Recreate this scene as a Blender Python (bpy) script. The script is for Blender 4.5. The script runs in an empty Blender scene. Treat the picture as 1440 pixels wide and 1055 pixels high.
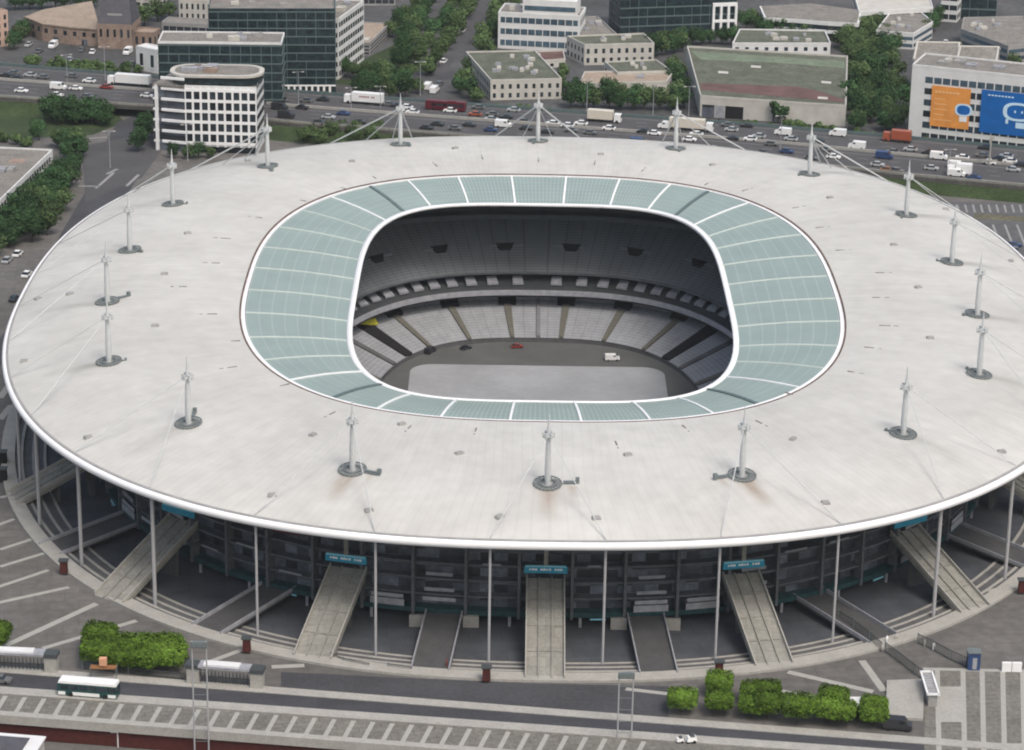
import bpy, math, random
from mathutils import Vector, Matrix
random.seed(7)
HAZE=.000045
R=math.radians
scene=bpy.context.scene
col=scene.collection
# ------------------------------------------------------------------ camera model (photo coordinates 1440 x 1055)
CX,CY,CZ=-8.83604,-589.79826,220.97161
YAW,PIT,ROL,F=0.00422,0.35112,0.01608,3897.58
def _axes():
    cy,sy,cp,sp=math.cos(YAW),math.sin(YAW),math.cos(PIT),math.sin(PIT)
    f=Vector((sy*cp,cy*cp,-sp)); r=Vector((cy,-sy,0)); u=r.cross(f)
    c,s=math.cos(ROL),math.sin(ROL)
    return r*c+u*s, u*c-r*s, f
AR,AU,AF=_axes()
CAM=Vector((CX,CY,CZ))
def at(px,py,z=0.0):
    d=AF+AR*((px-720)/F)+AU*((527.5-py)/F)
    t=(z-CZ)/d.z
    p=CAM+d*t
    return Vector((p.x,p.y,z))
def pix(P):
    d=Vector(P)-CAM; z=d.dot(AF)
    return 720+F*d.dot(AR)/z, 527.5-F*d.dot(AU)/z
def hgt(px,yb,yt,z0=0.0):
    g=at(px,yb,z0); best=None
    for i in range(800):
        z=z0+i*0.1; v=abs(at(px,yt,z).y-g.y)
        if best is None or v<best[0]: best=(v,z)
    return best[1]
# ------------------------------------------------------------------ materials
MATS={}
def mat(name,rgb,rough=0.8,var=0.12,scale=0.3,metal=0.0,spec=0.3,obj_random=0.0,bump=0.0,var2=0.0,scale2=3.0):
    if name in MATS: return MATS[name]
    m=bpy.data.materials.new(name); m.use_nodes=True; nt=m.node_tree; N=nt.nodes; L=nt.links
    b=N['Principled BSDF']; b.inputs['Roughness'].default_value=rough; b.inputs['Metallic'].default_value=metal
    b.inputs['Specular IOR Level'].default_value=spec
    tc=N.new('ShaderNodeTexCoord')
    geo=N.new('ShaderNodeNewGeometry')
    nz=N.new('ShaderNodeTexNoise'); nz.inputs['Scale'].default_value=scale; nz.inputs['Detail'].default_value=6; nz.inputs['Roughness'].default_value=0.6
    L.new(geo.outputs['Position'],nz.inputs['Vector'])
    rmp=N.new('ShaderNodeMapRange'); rmp.inputs[1].default_value=0.3; rmp.inputs[2].default_value=0.7
    rmp.inputs[3].default_value=1-var; rmp.inputs[4].default_value=1+var
    L.new(nz.outputs['Fac'],rmp.inputs[0])
    last=rmp.outputs[0]
    if var2>0:
        n2=N.new('ShaderNodeTexNoise'); n2.inputs['Scale'].default_value=scale2; n2.inputs['Detail'].default_value=4
        L.new(geo.outputs['Position'],n2.inputs['Vector'])
        r2=N.new('ShaderNodeMapRange'); r2.inputs[1].default_value=0.3; r2.inputs[2].default_value=0.7
        r2.inputs[3].default_value=1-var2; r2.inputs[4].default_value=1+var2
        L.new(n2.outputs['Fac'],r2.inputs[0])
        mm=N.new('ShaderNodeMath'); mm.operation='MULTIPLY'; L.new(last,mm.inputs[0]); L.new(r2.outputs[0],mm.inputs[1]); last=mm.outputs[0]
    if obj_random>0:
        oi=N.new('ShaderNodeObjectInfo'); r3=N.new('ShaderNodeMapRange'); r3.inputs[3].default_value=1-obj_random; r3.inputs[4].default_value=1+obj_random
        L.new(oi.outputs['Random'],r3.inputs[0])
        mm=N.new('ShaderNodeMath'); mm.operation='MULTIPLY'; L.new(last,mm.inputs[0]); L.new(r3.outputs[0],mm.inputs[1]); last=mm.outputs[0]
    vm=N.new('ShaderNodeVectorMath'); vm.operation='SCALE'; vm.inputs[0].default_value=rgb[:3]
    L.new(last,vm.inputs['Scale']); L.new(vm.outputs[0],b.inputs['Base Color'])
    if bump>0:
        bp=N.new('ShaderNodeBump'); bp.inputs['Strength'].default_value=bump; bp.inputs['Distance'].default_value=0.3
        L.new(nz.outputs['Fac'],bp.inputs['Height']); L.new(bp.outputs[0],b.inputs['Normal'])
    m['_last']=1
    MATS[name]=m
    return m
def lin(r,g,b):
    f=lambda c:(c/255/12.92 if c<=10 else ((c/255+0.055)/1.055)**2.4)
    return (f(r),f(g),f(b))
def C(name,r,g,b,k=1.0,**kw):
    c=lin(r,g,b); return mat(name,(c[0]*k,c[1]*k,c[2]*k),**kw)
M={}
M['white']=mat('white_paint',(.80,.81,.83),.45,.04)
M['seampale']=mat('pale_teal_glazing_bar',(.56,.62,.60),.5,.05)
M['rim']=mat('white_rim_paint',(.86,.87,.90),.4,.03)
M['mast']=mat('mast_paint',(.50,.525,.54),.5,.06,2)
M['colm']=mat('grey_column_paint',(.36,.365,.385),.5,.06,2)
M['steel']=mat('galvanised_steel',(.17,.20,.205),.5,.15,2,metal=.2)
M['dsteel']=mat('dark_steel',(.06,.07,.075),.6,.15,2)
M['conc']=mat('concrete',(.245,.243,.225),.85,.12,.25,var2=.12,scale2=1.5)
M['pale']=mat('pale_concrete',(.34,.335,.315),.85,.10,.3,var2=.1,scale2=2)
M['dconc']=mat('dark_concrete',(.10,.102,.108),.85,.2,.3,var2=.15,scale2=2)
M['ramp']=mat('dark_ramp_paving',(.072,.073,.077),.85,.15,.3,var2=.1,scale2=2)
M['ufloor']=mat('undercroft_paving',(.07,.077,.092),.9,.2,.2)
M['district']=mat('district_asphalt',(.075,.077,.08),.9,.35,.03,var2=.25,scale2=.4)
M['asphalt']=mat('asphalt',(.06,.062,.07),.9,.18,.08,var2=.15,scale2=1.2)
M['road']=mat('road_asphalt',(.055,.057,.066),.9,.15,.1,var2=.12,scale2=1.5)
M['mway']=mat('motorway_asphalt',(.075,.075,.08),.9,.14,.08,var2=.10,scale2=1.0)
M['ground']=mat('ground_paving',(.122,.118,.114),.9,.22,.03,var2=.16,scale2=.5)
M['terrace']=mat('terrace_paving',(.16,.155,.14),.9,.15,.15,var2=.18,scale2=1.2)
M['line']=mat('stone_strip',(.34,.34,.32),.8,.10,1)
M['paint']=mat('road_paint',(.27,.27,.27),.8,.2,1)
M['grass']=mat('grass_cover',(.035,.055,.022),.95,.35,.12,var2=.3,scale2=1.2)
M['dirt']=mat('verge_soil',(.12,.115,.08),.95,.3,.1,var2=.3,scale2=.8)
M['win']=mat('dark_glass',(.022,.03,.038),.15,.35,.6,spec=.5,obj_random=.55)
M['winb']=mat('blue_glass',(.055,.09,.12),.15,.35,.5,spec=.5,obj_random=.4)
M['glass']=mat('teal_curtain_glass',(.018,.032,.038),.12,.45,.35,spec=.6,var2=.4,scale2=.9)
M['band']=mat('grey_green_band',(.10,.14,.145),.5,.15,1)
M['facade']=mat('stadium_dark_glass',(.07,.08,.10),.3,.3,.5,spec=.5,var2=.2,scale2=1.5)
def add_cells(m):
    nt=m.node_tree; N=nt.nodes; L=nt.links; b=N['Principled BSDF']; src=b.inputs['Base Color'].links[0].from_socket
    geo=N.new('ShaderNodeNewGeometry'); sp=N.new('ShaderNodeSeparateXYZ'); L.new(geo.outputs['Position'],sp.inputs[0])
    at2=N.new('ShaderNodeMath'); at2.operation='ARCTAN2'; L.new(sp.outputs[1],at2.inputs[0]); L.new(sp.outputs[0],at2.inputs[1])
    def fl(sock,k):
        a=N.new('ShaderNodeMath'); a.operation='MULTIPLY'; a.inputs[1].default_value=k; L.new(sock,a.inputs[0])
        f=N.new('ShaderNodeMath'); f.operation='FLOOR'; L.new(a.outputs[0],f.inputs[0]); return f.outputs[0]
    cb=N.new('ShaderNodeCombineXYZ'); L.new(fl(at2.outputs[0],46),cb.inputs[0]); L.new(fl(sp.outputs[2],.62),cb.inputs[1])
    wn=N.new('ShaderNodeTexWhiteNoise'); wn.noise_dimensions='2D'; L.new(cb.outputs[0],wn.inputs['Vector'])
    mr=N.new('ShaderNodeMapRange'); mr.inputs[1].default_value=.2; mr.inputs[2].default_value=1; mr.inputs[3].default_value=.35; mr.inputs[4].default_value=2.1; L.new(wn.outputs['Value'],mr.inputs[0])
    vs=N.new('ShaderNodeVectorMath'); vs.operation='SCALE'; L.new(src,vs.inputs[0]); L.new(mr.outputs[0],vs.inputs['Scale']); L.new(vs.outputs[0],b.inputs['Base Color'])
add_cells(M['facade'])
M['fin']=mat('stadium_fin_metal',(.10,.108,.122),.6,.25,1)
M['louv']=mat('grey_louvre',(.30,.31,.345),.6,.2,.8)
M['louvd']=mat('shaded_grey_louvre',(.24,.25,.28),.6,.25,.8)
M['teal']=mat('teal_panel',(.022,.06,.068),.5,.35,.8)
M['cyan']=mat('cyan_sign',(.03,.27,.42),.5,.15,2)
M['cyanl']=mat('pale_cyan_sign',(.25,.60,.75),.5,.1,2)
M['red']=mat('dark_red_paint',(.07,.018,.016),.7,.2,1)
M['seatl']=mat('pale_grey_seats',(.27,.28,.30),.6,.10,.5)
def rows(m,nv,nu,amp):
    nt=m.node_tree; N=nt.nodes; L=nt.links; b=N['Principled BSDF']; src=b.inputs['Base Color'].links[0].from_socket
    uv=N.new('ShaderNodeUVMap'); sp=N.new('ShaderNodeSeparateXYZ'); L.new(uv.outputs[0],sp.inputs[0]); last=None
    for o_,k,w,a_ in ((1,nv,.42,amp),(0,nu,.09,amp*1.3)):
        mu=N.new('ShaderNodeMath'); mu.operation='MULTIPLY'; mu.inputs[1].default_value=k; L.new(sp.outputs[o_],mu.inputs[0])
        fr=N.new('ShaderNodeMath'); fr.operation='FRACT'; L.new(mu.outputs[0],fr.inputs[0])
        lt=N.new('ShaderNodeMath'); lt.operation='LESS_THAN'; lt.inputs[1].default_value=w; L.new(fr.outputs[0],lt.inputs[0])
        ma=N.new('ShaderNodeMath'); ma.operation='MULTIPLY_ADD'; ma.inputs[1].default_value=-a_; ma.inputs[2].default_value=1; L.new(lt.outputs[0],ma.inputs[0])
        if last is None: last=ma
        else:
            mm=N.new('ShaderNodeMath'); mm.operation='MULTIPLY'; L.new(last.outputs[0],mm.inputs[0]); L.new(ma.outputs[0],mm.inputs[1]); last=mm
    vs=N.new('ShaderNodeVectorMath'); vs.operation='SCALE'; L.new(src,vs.inputs[0]); L.new(last.outputs[0],vs.inputs['Scale']); L.new(vs.outputs[0],b.inputs['Base Color'])
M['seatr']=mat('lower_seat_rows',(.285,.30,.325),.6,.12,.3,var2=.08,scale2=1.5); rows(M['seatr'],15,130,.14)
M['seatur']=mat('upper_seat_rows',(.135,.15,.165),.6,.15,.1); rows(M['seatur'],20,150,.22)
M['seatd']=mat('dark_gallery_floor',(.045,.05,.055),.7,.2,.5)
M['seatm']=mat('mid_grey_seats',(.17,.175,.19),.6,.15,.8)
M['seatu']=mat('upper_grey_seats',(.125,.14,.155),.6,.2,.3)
M['aisle']=mat('stair_aisle',(.12,.117,.10),.8,.15,1)
M['field']=mat('field_surround',(.10,.105,.105),.9,.15,.1)
M['cover']=mat('pitch_cover_sheet',(.35,.365,.385),.28,.16,.045,spec=.5,var2=.06,scale2=.5)
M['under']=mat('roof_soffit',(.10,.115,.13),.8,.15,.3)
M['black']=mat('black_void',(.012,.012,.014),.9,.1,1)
M['tan']=mat('tan_roof',(.31,.25,.20),.9,.15,.2,var2=.15,scale2=1)
M['brick']=mat('tan_brick',(.27,.205,.17),.9,.2,.4,var2=.2,scale2=1.5)
M['slate']=mat('slate_roof',(.085,.085,.10),.7,.2,.5)
M['groof']=mat('gravel_roof',(.20,.19,.175),.95,.2,.25,var2=.25,scale2=1.3)
M['mroof']=mat('mossy_roof',(.105,.115,.088),.95,.25,.2,var2=.25,scale2=1.0)
M['wall']=mat('render_wall',(.48,.47,.44),.8,.12,.3)
M['wallw']=mat('white_wall',(.66,.67,.68),.7,.08,.3)
M['wallg']=mat('grey_wall',(.30,.30,.30),.8,.15,.3)
M['pinkw']=mat('pink_render_wall',(.5,.36,.30),.85,.15,.5)
M['rust']=mat('rusty_gutter',(.12,.08,.065),.9,.4,.3)
M['orange']=mat('orange_banner',(.72,.30,.07),.6,.12,.3)
M['blue']=mat('blue_banner',(.005,.12,.42),.6,.12,.3)
M['bluel']=mat('pale_blue_print',(.55,.75,.9),.6,.05,.3)
M['tyre']=mat('tyre_rubber',(.02,.02,.02),.9,.1,1)
M['bark']=mat('bark',(.07,.055,.04),.95,.2,2)
M['brownr']=mat('brown_roof_patch',(.125,.075,.07),.9,.3,.15)
M['busd']=mat('dark_teal_bus_paint',(.012,.06,.06),.35,.05,1,spec=.5)
M['yellow']=mat('yellow_banner',(.55,.52,.05),.7,.1,1)
for n,c in dict(white=(.78,.79,.80),silver=(.38,.40,.42),dark=(.03,.032,.038),grey=(.13,.135,.14),red=(.24,.03,.025),blue=(.03,.06,.16),orange=(.33,.085,.045),brown=(.28,.14,.07),maroon=(.10,.012,.02),cream=(.62,.58,.50)).items():
    M['car_'+n]=mat('car_paint_'+n,c,.3,.03,1,spec=.5)
def joints(m,sx,sy,amp=.16,rot=-.13):
    nt=m.node_tree; N=nt.nodes; L=nt.links; b=N['Principled BSDF']; src=b.inputs['Base Color'].links[0].from_socket
    geo=N.new('ShaderNodeNewGeometry'); mp=N.new('ShaderNodeMapping'); mp.inputs['Rotation'].default_value=(0,0,rot); L.new(geo.outputs['Position'],mp.inputs[0])
    br=N.new('ShaderNodeTexBrick'); L.new(mp.outputs[0],br.inputs[0]); br.inputs['Scale'].default_value=1; br.inputs['Brick Width'].default_value=sx; br.inputs['Row Height'].default_value=sy; br.inputs['Mortar Size'].default_value=.09
    br.inputs['Color1'].default_value=(1.08,1.08,1.08,1); br.inputs['Color2'].default_value=(.93,.93,.93,1); br.inputs['Mortar'].default_value=(1-amp,1-amp,1-amp,1)
    mu=N.new('ShaderNodeVectorMath'); mu.operation='MULTIPLY'; L.new(src,mu.inputs[0]); L.new(br.outputs['Color'],mu.inputs[1]); L.new(mu.outputs[0],b.inputs['Base Color'])
joints(M['ground'],5.5,3.5); joints(M['terrace'],2.6,1.6,.2); joints(M['ufloor'],6,4); joints(M['conc'],3.2,2.4,.14,0); joints(M['road'],40,3.4,-.12)
def leafmat(name,rgb):
    m=mat(name,rgb,.9,.35,.45,spec=.1,obj_random=.34,var2=.4,scale2=1.6)
    return m
M['leaf']=leafmat('dark_green_leaves',(.038,.082,.032))
M['leaf2']=leafmat('olive_green_leaves',(.072,.115,.045))
M['leafb']=leafmat('bright_green_leaves',(.088,.155,.022))
# ------------------------------------------------------------------ mesh builder
class MB:
    def __init__(s): s.v=[]; s.f=[]; s.mi=[]; s.cur=0; s.uv=None
    def face(s,pts):
        i=len(s.v); s.v+= [tuple(p) for p in pts]; s.f.append(tuple(range(i,i+len(pts)))); s.mi.append(s.cur)
    def box(s,c,sz,rz=0.0,taper=1.0):
        cx,cy,cz=c; a,b,h=sz[0]/2,sz[1]/2,sz[2]/2; co,si=math.cos(rz),math.sin(rz)
        i=len(s.v)
        for k,z in ((1.0,-h),(taper,h)):
            for x,y in ((-a,-b),(a,-b),(a,b),(-a,b)):
                x*=k;y*=k
                s.v.append((cx+x*co-y*si,cy+x*si+y*co,cz+z))
        for q in ((0,3,2,1),(4,5,6,7),(0,1,5,4),(1,2,6,5),(2,3,7,6),(3,0,4,7)):
            s.f.append(tuple(i+k for k in q)); s.mi.append(s.cur)
        return s
    def prism(s,poly,z0,z1):
        i=len(s.v); n=len(poly)
        a=sum(poly[k][0]*poly[(k+1)%n][1]-poly[(k+1)%n][0]*poly[k][1] for k in range(n))
        if a<0: poly=list(poly)[::-1]
        g=lambda z,p:(z(p) if callable(z) else z)
        for p in poly: s.v.append((p[0],p[1],g(z0,p)))
        for p in poly: s.v.append((p[0],p[1],g(z1,p)))
        s.f.append(tuple(range(i+n-1,i-1,-1))); s.mi.append(s.cur)
        s.f.append(tuple(range(i+n,i+2*n))); s.mi.append(s.cur)
        for k in range(n):
            j=(k+1)%n; s.f.append((i+k,i+j,i+n+j,i+n+k)); s.mi.append(s.cur)
        return s
    def tube(s,p0,p1,r0,r1=None,n=8,caps=True):
        r1=r0 if r1 is None else r1
        p0=Vector(p0);p1=Vector(p1); d=(p1-p0).normalized()
        a=d.orthogonal().normalized(); b=d.cross(a); i=len(s.v)
        for p,r in ((p0,r0),(p1,r1)):
            for k in range(n):
                t=2*math.pi*k/n; s.v.append(tuple(p+a*math.cos(t)*r+b*math.sin(t)*r))
        for k in range(n):
            j=(k+1)%n; s.f.append((i+k,i+j,i+n+j,i+n+k)); s.mi.append(s.cur)
        if caps:
            s.f.append(tuple(range(i+n-1,i-1,-1))); s.mi.append(s.cur); s.f.append(tuple(range(i+n,i+2*n))); s.mi.append(s.cur)
        return s
    def grid(s,rows,closed=True):
        """rows: list of lists of points; quads between them"""
        i=len(s.v); n=len(rows[0])
        for r in rows: s.v+= [tuple(p) for p in r]
        for a in range(len(rows)-1):
            for k in range(n if closed else n-1):
                j=(k+1)%n
                s.f.append((i+a*n+k,i+a*n+j,i+(a+1)*n+j,i+(a+1)*n+k)); s.mi.append(s.cur)
        return s
    def build(s,name,mats,parent=None,smooth=False,loc=None):
        me=bpy.data.meshes.new(name)
        v=s.v
        if loc is not None: v=[(p[0]-loc[0],p[1]-loc[1],p[2]-loc[2]) for p in v]
        me.from_pydata(v,[],s.f)
        if not isinstance(mats,(list,tuple)): mats=[mats]
        for m in mats: me.materials.append(m)
        me.polygons.foreach_set('material_index',s.mi)
        if smooth: me.polygons.foreach_set('use_smooth',[True]*len(s.f))
        me.update()
        o=bpy.data.objects.new(name,me); col.objects.link(o)
        if loc is not None: o.location=loc
        if parent is not None: o.parent=parent
        return o
def child(mb,name,m,root,**k):
    """part given in world coordinates under a root that may be moved: root has identity rotation"""
    l=root_loc(root)
    return mb.build(name,m,root,loc=None if l is None else l,**k) if False else _child(mb,name,m,root,l,**k)
def root_loc(o):
    l=Vector((0,0,0))
    while o is not None: l+=o.location; o=o.parent
    return l
def _child(mb,name,m,root,l,**k):
    mb.v=[(p[0]-l[0],p[1]-l[1],p[2]-l[2]) for p in mb.v]
    return mb.build(name,m,root,**k)
REG=[]
def tag(o,label=None,cat=None,group=None,kind=None):
    if label: o['label']=label
    if cat: o['category']=cat
    if group: o['group']=group
    if kind: o['kind']=kind
    return o
def auto(o,desc,zone,cat,group=None):
    """label is made at the end: kind + where, plus a place in its row if others share both"""
    o['category']=cat
    if group: o['group']=group
    REG.append((o,desc,zone)); return o
def empty(name,loc,rz=0.0):
    o=bpy.data.objects.new(name,None); col.objects.link(o); o.location=loc; o.rotation_euler=(0,0,rz); o.empty_display_size=.5; return o
def copy_tree(o,parent=None):
    c=o.copy(); col.objects.link(c); c.parent=parent
    for ch in list(o.children):
        copy_tree(ch,c)
    return c
def struct(mb,name,m,**k): return tag(mb.build(name,m,**k),kind='structure')
# ------------------------------------------------------------------ superellipse rings
def ring(a,b,n,z,N=240,off=0.0):
    out=[]; e=2/n
    for k in range(N):
        t=2*math.pi*k/N; c,s=math.cos(t),math.sin(t)
        out.append((a*math.copysign(abs(c)**e,c),b*math.copysign(abs(s)**e,s),z))
    return out
def arclen_ring(a,b,n,z,N,phase=0.0,M_=2880):
    """N points evenly spaced along the curve, starting from (0,-b)"""
    base=ring(a,b,n,z,M_); base=base[M_*3//4:]+base[:M_*3//4]
    L=[0.0]
    for k in range(M_): L.append(L[-1]+math.dist(base[k],base[(k+1)%M_]))
    T=L[-1]; out=[]; j=0
    for i in range(N):
        s=((i+phase)/N*T)%T
        j=0 if s<L[j] else j
        while L[j+1]<s: j+=1
        f=(s-L[j])/(L[j+1]-L[j]); p,q=base[j],base[(j+1)%M_]
        out.append((p[0]+(q[0]-p[0])*f,p[1]+(q[1]-p[1])*f,z))
    return out
def even(a,b,n,z,N=360): return arclen_ring(a,b,n,z,N)
def normal_at(p,a,b,n):
    x,y=p[0],p[1]
    v=Vector((math.copysign(abs(x/a)**(n-1)/a,x),math.copysign(abs(y/b)**(n-1)/b,y),0)); return v.normalized()
NS=2.41
ZR=24.35
# ================================================================== STADIUM
stadium=empty('football_stadium',(0,0,0))
tag(stadium,'huge oval football stadium with pale disc roof, glass inner ring and slim masts','stadium')
# ---- roof profile  (a,b,n,z)
prof=[(116.0,137.2,2.41,23.3),(115.6,136.8,2.41,23.5),(113.5,134.9,2.41,24.1),(108,130.5,2.39,25.4),(101.5,124.4,2.37,26.55),(95.5,118.9,2.35,27.2),(88,111,2.4,27.6),(80,102,2.5,27.75),(72,93,2.6,27.6),(66.2,87.2,2.7,27.25)]
dense=[]
for i in range(len(prof)-1):
    for k in range(6):
        f=k/6; dense.append(tuple(prof[i][j]*(1-f)+prof[i+1][j]*f for j in range(4)))
dense.append(prof[-1])
NR=720
rows=[ring(a,b,n,z,NR) for a,b,n,z in dense]
mb=MB(); mb.grid(rows[::-1])
roof=mb.build('roof',[],stadium,smooth=True)
mast_q=[(0,118.9),(36.1,113.5),(69,90.9),(89.1,56.4),(94.6,18.6)]
MAST=[]
for i in range(18):
    if i<=4: x,y=mast_q[i]
    elif i<=9: x,y=mast_q[9-i][0],-mast_q[9-i][1]
    elif i<=13: x,y=-mast_q[i-9][0],-mast_q[i-9][1]
    else: x,y=-mast_q[18-i][0],mast_q[18-i][1]
    MAST.append((x,y))
# streaks running outward: rust at the front masts and small vents, dark grey elsewhere
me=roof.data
ca=me.color_attributes.new('streak_mask','FLOAT_COLOR','POINT')
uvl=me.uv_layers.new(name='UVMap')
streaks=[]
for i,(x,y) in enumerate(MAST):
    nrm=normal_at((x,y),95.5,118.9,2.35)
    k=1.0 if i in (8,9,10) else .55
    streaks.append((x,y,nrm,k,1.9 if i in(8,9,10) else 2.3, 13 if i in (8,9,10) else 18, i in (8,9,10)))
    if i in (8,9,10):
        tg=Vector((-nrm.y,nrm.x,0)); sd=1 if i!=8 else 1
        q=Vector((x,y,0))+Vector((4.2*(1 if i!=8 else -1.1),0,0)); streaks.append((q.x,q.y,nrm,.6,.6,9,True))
def streak_mask(x,y):
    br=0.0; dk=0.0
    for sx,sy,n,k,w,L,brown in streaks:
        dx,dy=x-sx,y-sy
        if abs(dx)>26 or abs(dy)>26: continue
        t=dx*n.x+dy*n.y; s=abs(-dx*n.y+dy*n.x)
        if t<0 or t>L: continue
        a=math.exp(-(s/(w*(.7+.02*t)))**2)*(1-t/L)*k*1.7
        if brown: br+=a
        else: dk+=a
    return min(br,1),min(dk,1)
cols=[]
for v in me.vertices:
    b_,d_=streak_mask(v.co.x,v.co.y); cols+= [b_,d_,0,1]
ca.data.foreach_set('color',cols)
nrow=len(rows)
# uv: u around, v across
uvs=[0.0]*(2*len(me.loops))
for p in me.polygons:
    for li in p.loop_indices:
        vi=me.loops[li].vertex_index; r_=vi//NR; k=vi%NR
        u=k/NR
        if k==0 and (p.vertices[1]%NR==0 or p.vertices[2]%NR==0) and any((w%NR)==NR-1 for w in p.vertices): u=1.0
        uvs[2*li]=u; uvs[2*li+1]=r_/(nrow-1)
uvl.data.foreach_set('uv',uvs)
def roof_material():
    m=bpy.data.materials.new('roof_membrane'); m.use_nodes=True; nt=m.node_tree; N=nt.nodes; L=nt.links
    b=N['Principled BSDF']; b.inputs['Roughness'].default_value=.7; b.inputs['Specular IOR Level'].default_value=.25
    geo=N.new('ShaderNodeNewGeometry'); uv=N.new('ShaderNodeUVMap'); at_=N.new('ShaderNodeAttribute'); at_.attribute_name='streak_mask'
    n1=N.new('ShaderNodeTexNoise'); n1.inputs['Scale'].default_value=.035; n1.inputs['Detail'].default_value=7; n1.inputs['Roughness'].default_value=.62
    L.new(geo.outputs['Position'],n1.inputs['Vector'])
    cr=N.new('ShaderNodeValToRGB'); cr.color_ramp.elements[0].position=.3; cr.color_ramp.elements[0].color=(.465,.462,.445,1); cr.color_ramp.elements[1].position=.62; cr.color_ramp.elements[1].color=(.54,.54,.523,1)
    L.new(n1.outputs['Fac'],cr.inputs[0])
    # fine radial sheet joints
    sx=N.new('ShaderNodeSeparateXYZ'); L.new(uv.outputs[0],sx.inputs[0])
    mp=N.new('ShaderNodeCombineXYZ'); 
    mu=N.new('ShaderNodeMath'); mu.operation='MULTIPLY'; mu.inputs[1].default_value=420; L.new(sx.outputs[0],mu.inputs[0])
    fr=N.new('ShaderNodeMath'); fr.operation='FRACT'; L.new(mu.outputs[0],fr.inputs[0])
    st=N.new('ShaderNodeMath'); st.operation='LESS_THAN'; st.inputs[1].default_value=.16; L.new(fr.outputs[0],st.inputs[0])
    # radial streak noise: stretched along v
    mv=N.new('ShaderNodeMath'); mv.operation='MULTIPLY'; mv.inputs[1].default_value=5; L.new(sx.outputs[1],mv.inputs[0])
    mu2=N.new('ShaderNodeMath'); mu2.operation='MULTIPLY'; mu2.inputs[1].default_value=260; L.new(sx.outputs[0],mu2.inputs[0])
    L.new(mu2.outputs[0],mp.inputs[0]); L.new(mv.outputs[0],mp.inputs[1])
    n2=N.new('ShaderNodeTexNoise'); n2.inputs['Scale'].default_value=1; n2.inputs['Detail'].default_value=4; L.new(mp.outputs[0],n2.inputs['Vector'])
    r2=N.new('ShaderNodeMapRange'); r2.inputs[1].default_value=.35; r2.inputs[2].default_value=.72; r2.inputs[3].default_value=1.02; r2.inputs[4].default_value=.945; L.new(n2.outputs['Fac'],r2.inputs[0])
    # dirt patches near the inner edge
    n3=N.new('ShaderNodeTexNoise'); n3.inputs['Scale'].default_value=.3; n3.inputs['Detail'].default_value=5; L.new(geo.outputs['Position'],n3.inputs['Vector'])
    r3=N.new('ShaderNodeMapRange'); r3.inputs[1].default_value=.35; r3.inputs[2].default_value=.75; r3.inputs[3].default_value=1.02; r3.inputs[4].default_value=.92; L.new(n3.outputs['Fac'],r3.inputs[0])
    k1=N.new('ShaderNodeMath'); k1.operation='MULTIPLY_ADD'; k1.inputs[1].default_value=-.045; k1.inputs[2].default_value=1; L.new(st.outputs[0],k1.inputs[0])
    m1=N.new('ShaderNodeMath'); m1.operation='MULTIPLY'; L.new(k1.outputs[0],m1.inputs[0]); L.new(r2.outputs[0],m1.inputs[1])
    m2=N.new('ShaderNodeMath'); m2.operation='MULTIPLY'; L.new(m1.outputs[0],m2.inputs[0]); L.new(r3.outputs[0],m2.inputs[1])
    # concentric weld lines
    vs=N.new('ShaderNodeVectorMath'); vs.operation='SCALE'; L.new(cr.outputs[0],vs.inputs[0]); L.new(m2.outputs[0],vs.inputs['Scale'])
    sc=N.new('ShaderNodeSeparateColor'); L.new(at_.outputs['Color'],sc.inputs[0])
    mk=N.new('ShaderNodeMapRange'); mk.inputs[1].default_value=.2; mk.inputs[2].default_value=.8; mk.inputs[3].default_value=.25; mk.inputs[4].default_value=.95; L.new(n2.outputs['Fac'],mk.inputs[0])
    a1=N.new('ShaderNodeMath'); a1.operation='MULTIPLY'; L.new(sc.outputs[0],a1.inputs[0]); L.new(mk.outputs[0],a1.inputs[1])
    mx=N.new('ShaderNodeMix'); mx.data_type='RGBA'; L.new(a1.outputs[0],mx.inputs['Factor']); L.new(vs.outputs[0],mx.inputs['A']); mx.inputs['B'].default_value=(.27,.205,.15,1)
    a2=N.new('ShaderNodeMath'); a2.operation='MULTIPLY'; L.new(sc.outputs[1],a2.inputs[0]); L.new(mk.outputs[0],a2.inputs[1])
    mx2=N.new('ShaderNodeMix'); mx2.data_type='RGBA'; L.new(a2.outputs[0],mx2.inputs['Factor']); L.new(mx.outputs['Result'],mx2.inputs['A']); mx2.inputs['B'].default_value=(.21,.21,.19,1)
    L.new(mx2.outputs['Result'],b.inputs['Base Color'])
    return m
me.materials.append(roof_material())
# rim fascia: a fat white band
fas=[(115.7,136.9,23.5),(115.9,137.1,23.6),(116.2,137.4,23.5),(116.5,137.65,23.1),(116.5,137.65,22.6),(116.25,137.4,22.15),(115.7,136.9,21.95),(115.0,136.2,21.85)]
mb=MB(); mb.grid([ring(a,b,NS,z,360) for a,b,z in fas][::1]); mb.build('rim_band',M['rim'],roof,smooth=True)
mb=MB(); mb.grid([ring(a,b,NS,z,360) for a,b,z in [(115.2,136.4,23.6),(115.2,136.4,23.74),(115.65,136.85,23.66),(115.65,136.85,23.4)]]); mb.build('gutter',M['wallg'],roof)
# soffit
mb=MB(); mb.grid([ring(a,b,n,z,240) for a,b,n,z in [(115.3,136.5,NS,21.8),(100,122,2.41,22.0),(70,92,2.7,22.6),(44,71,3.4,23.6),(42.6,70.2,3.8,24.2)]]); mb.build('soffit',M['under'],roof)
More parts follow.
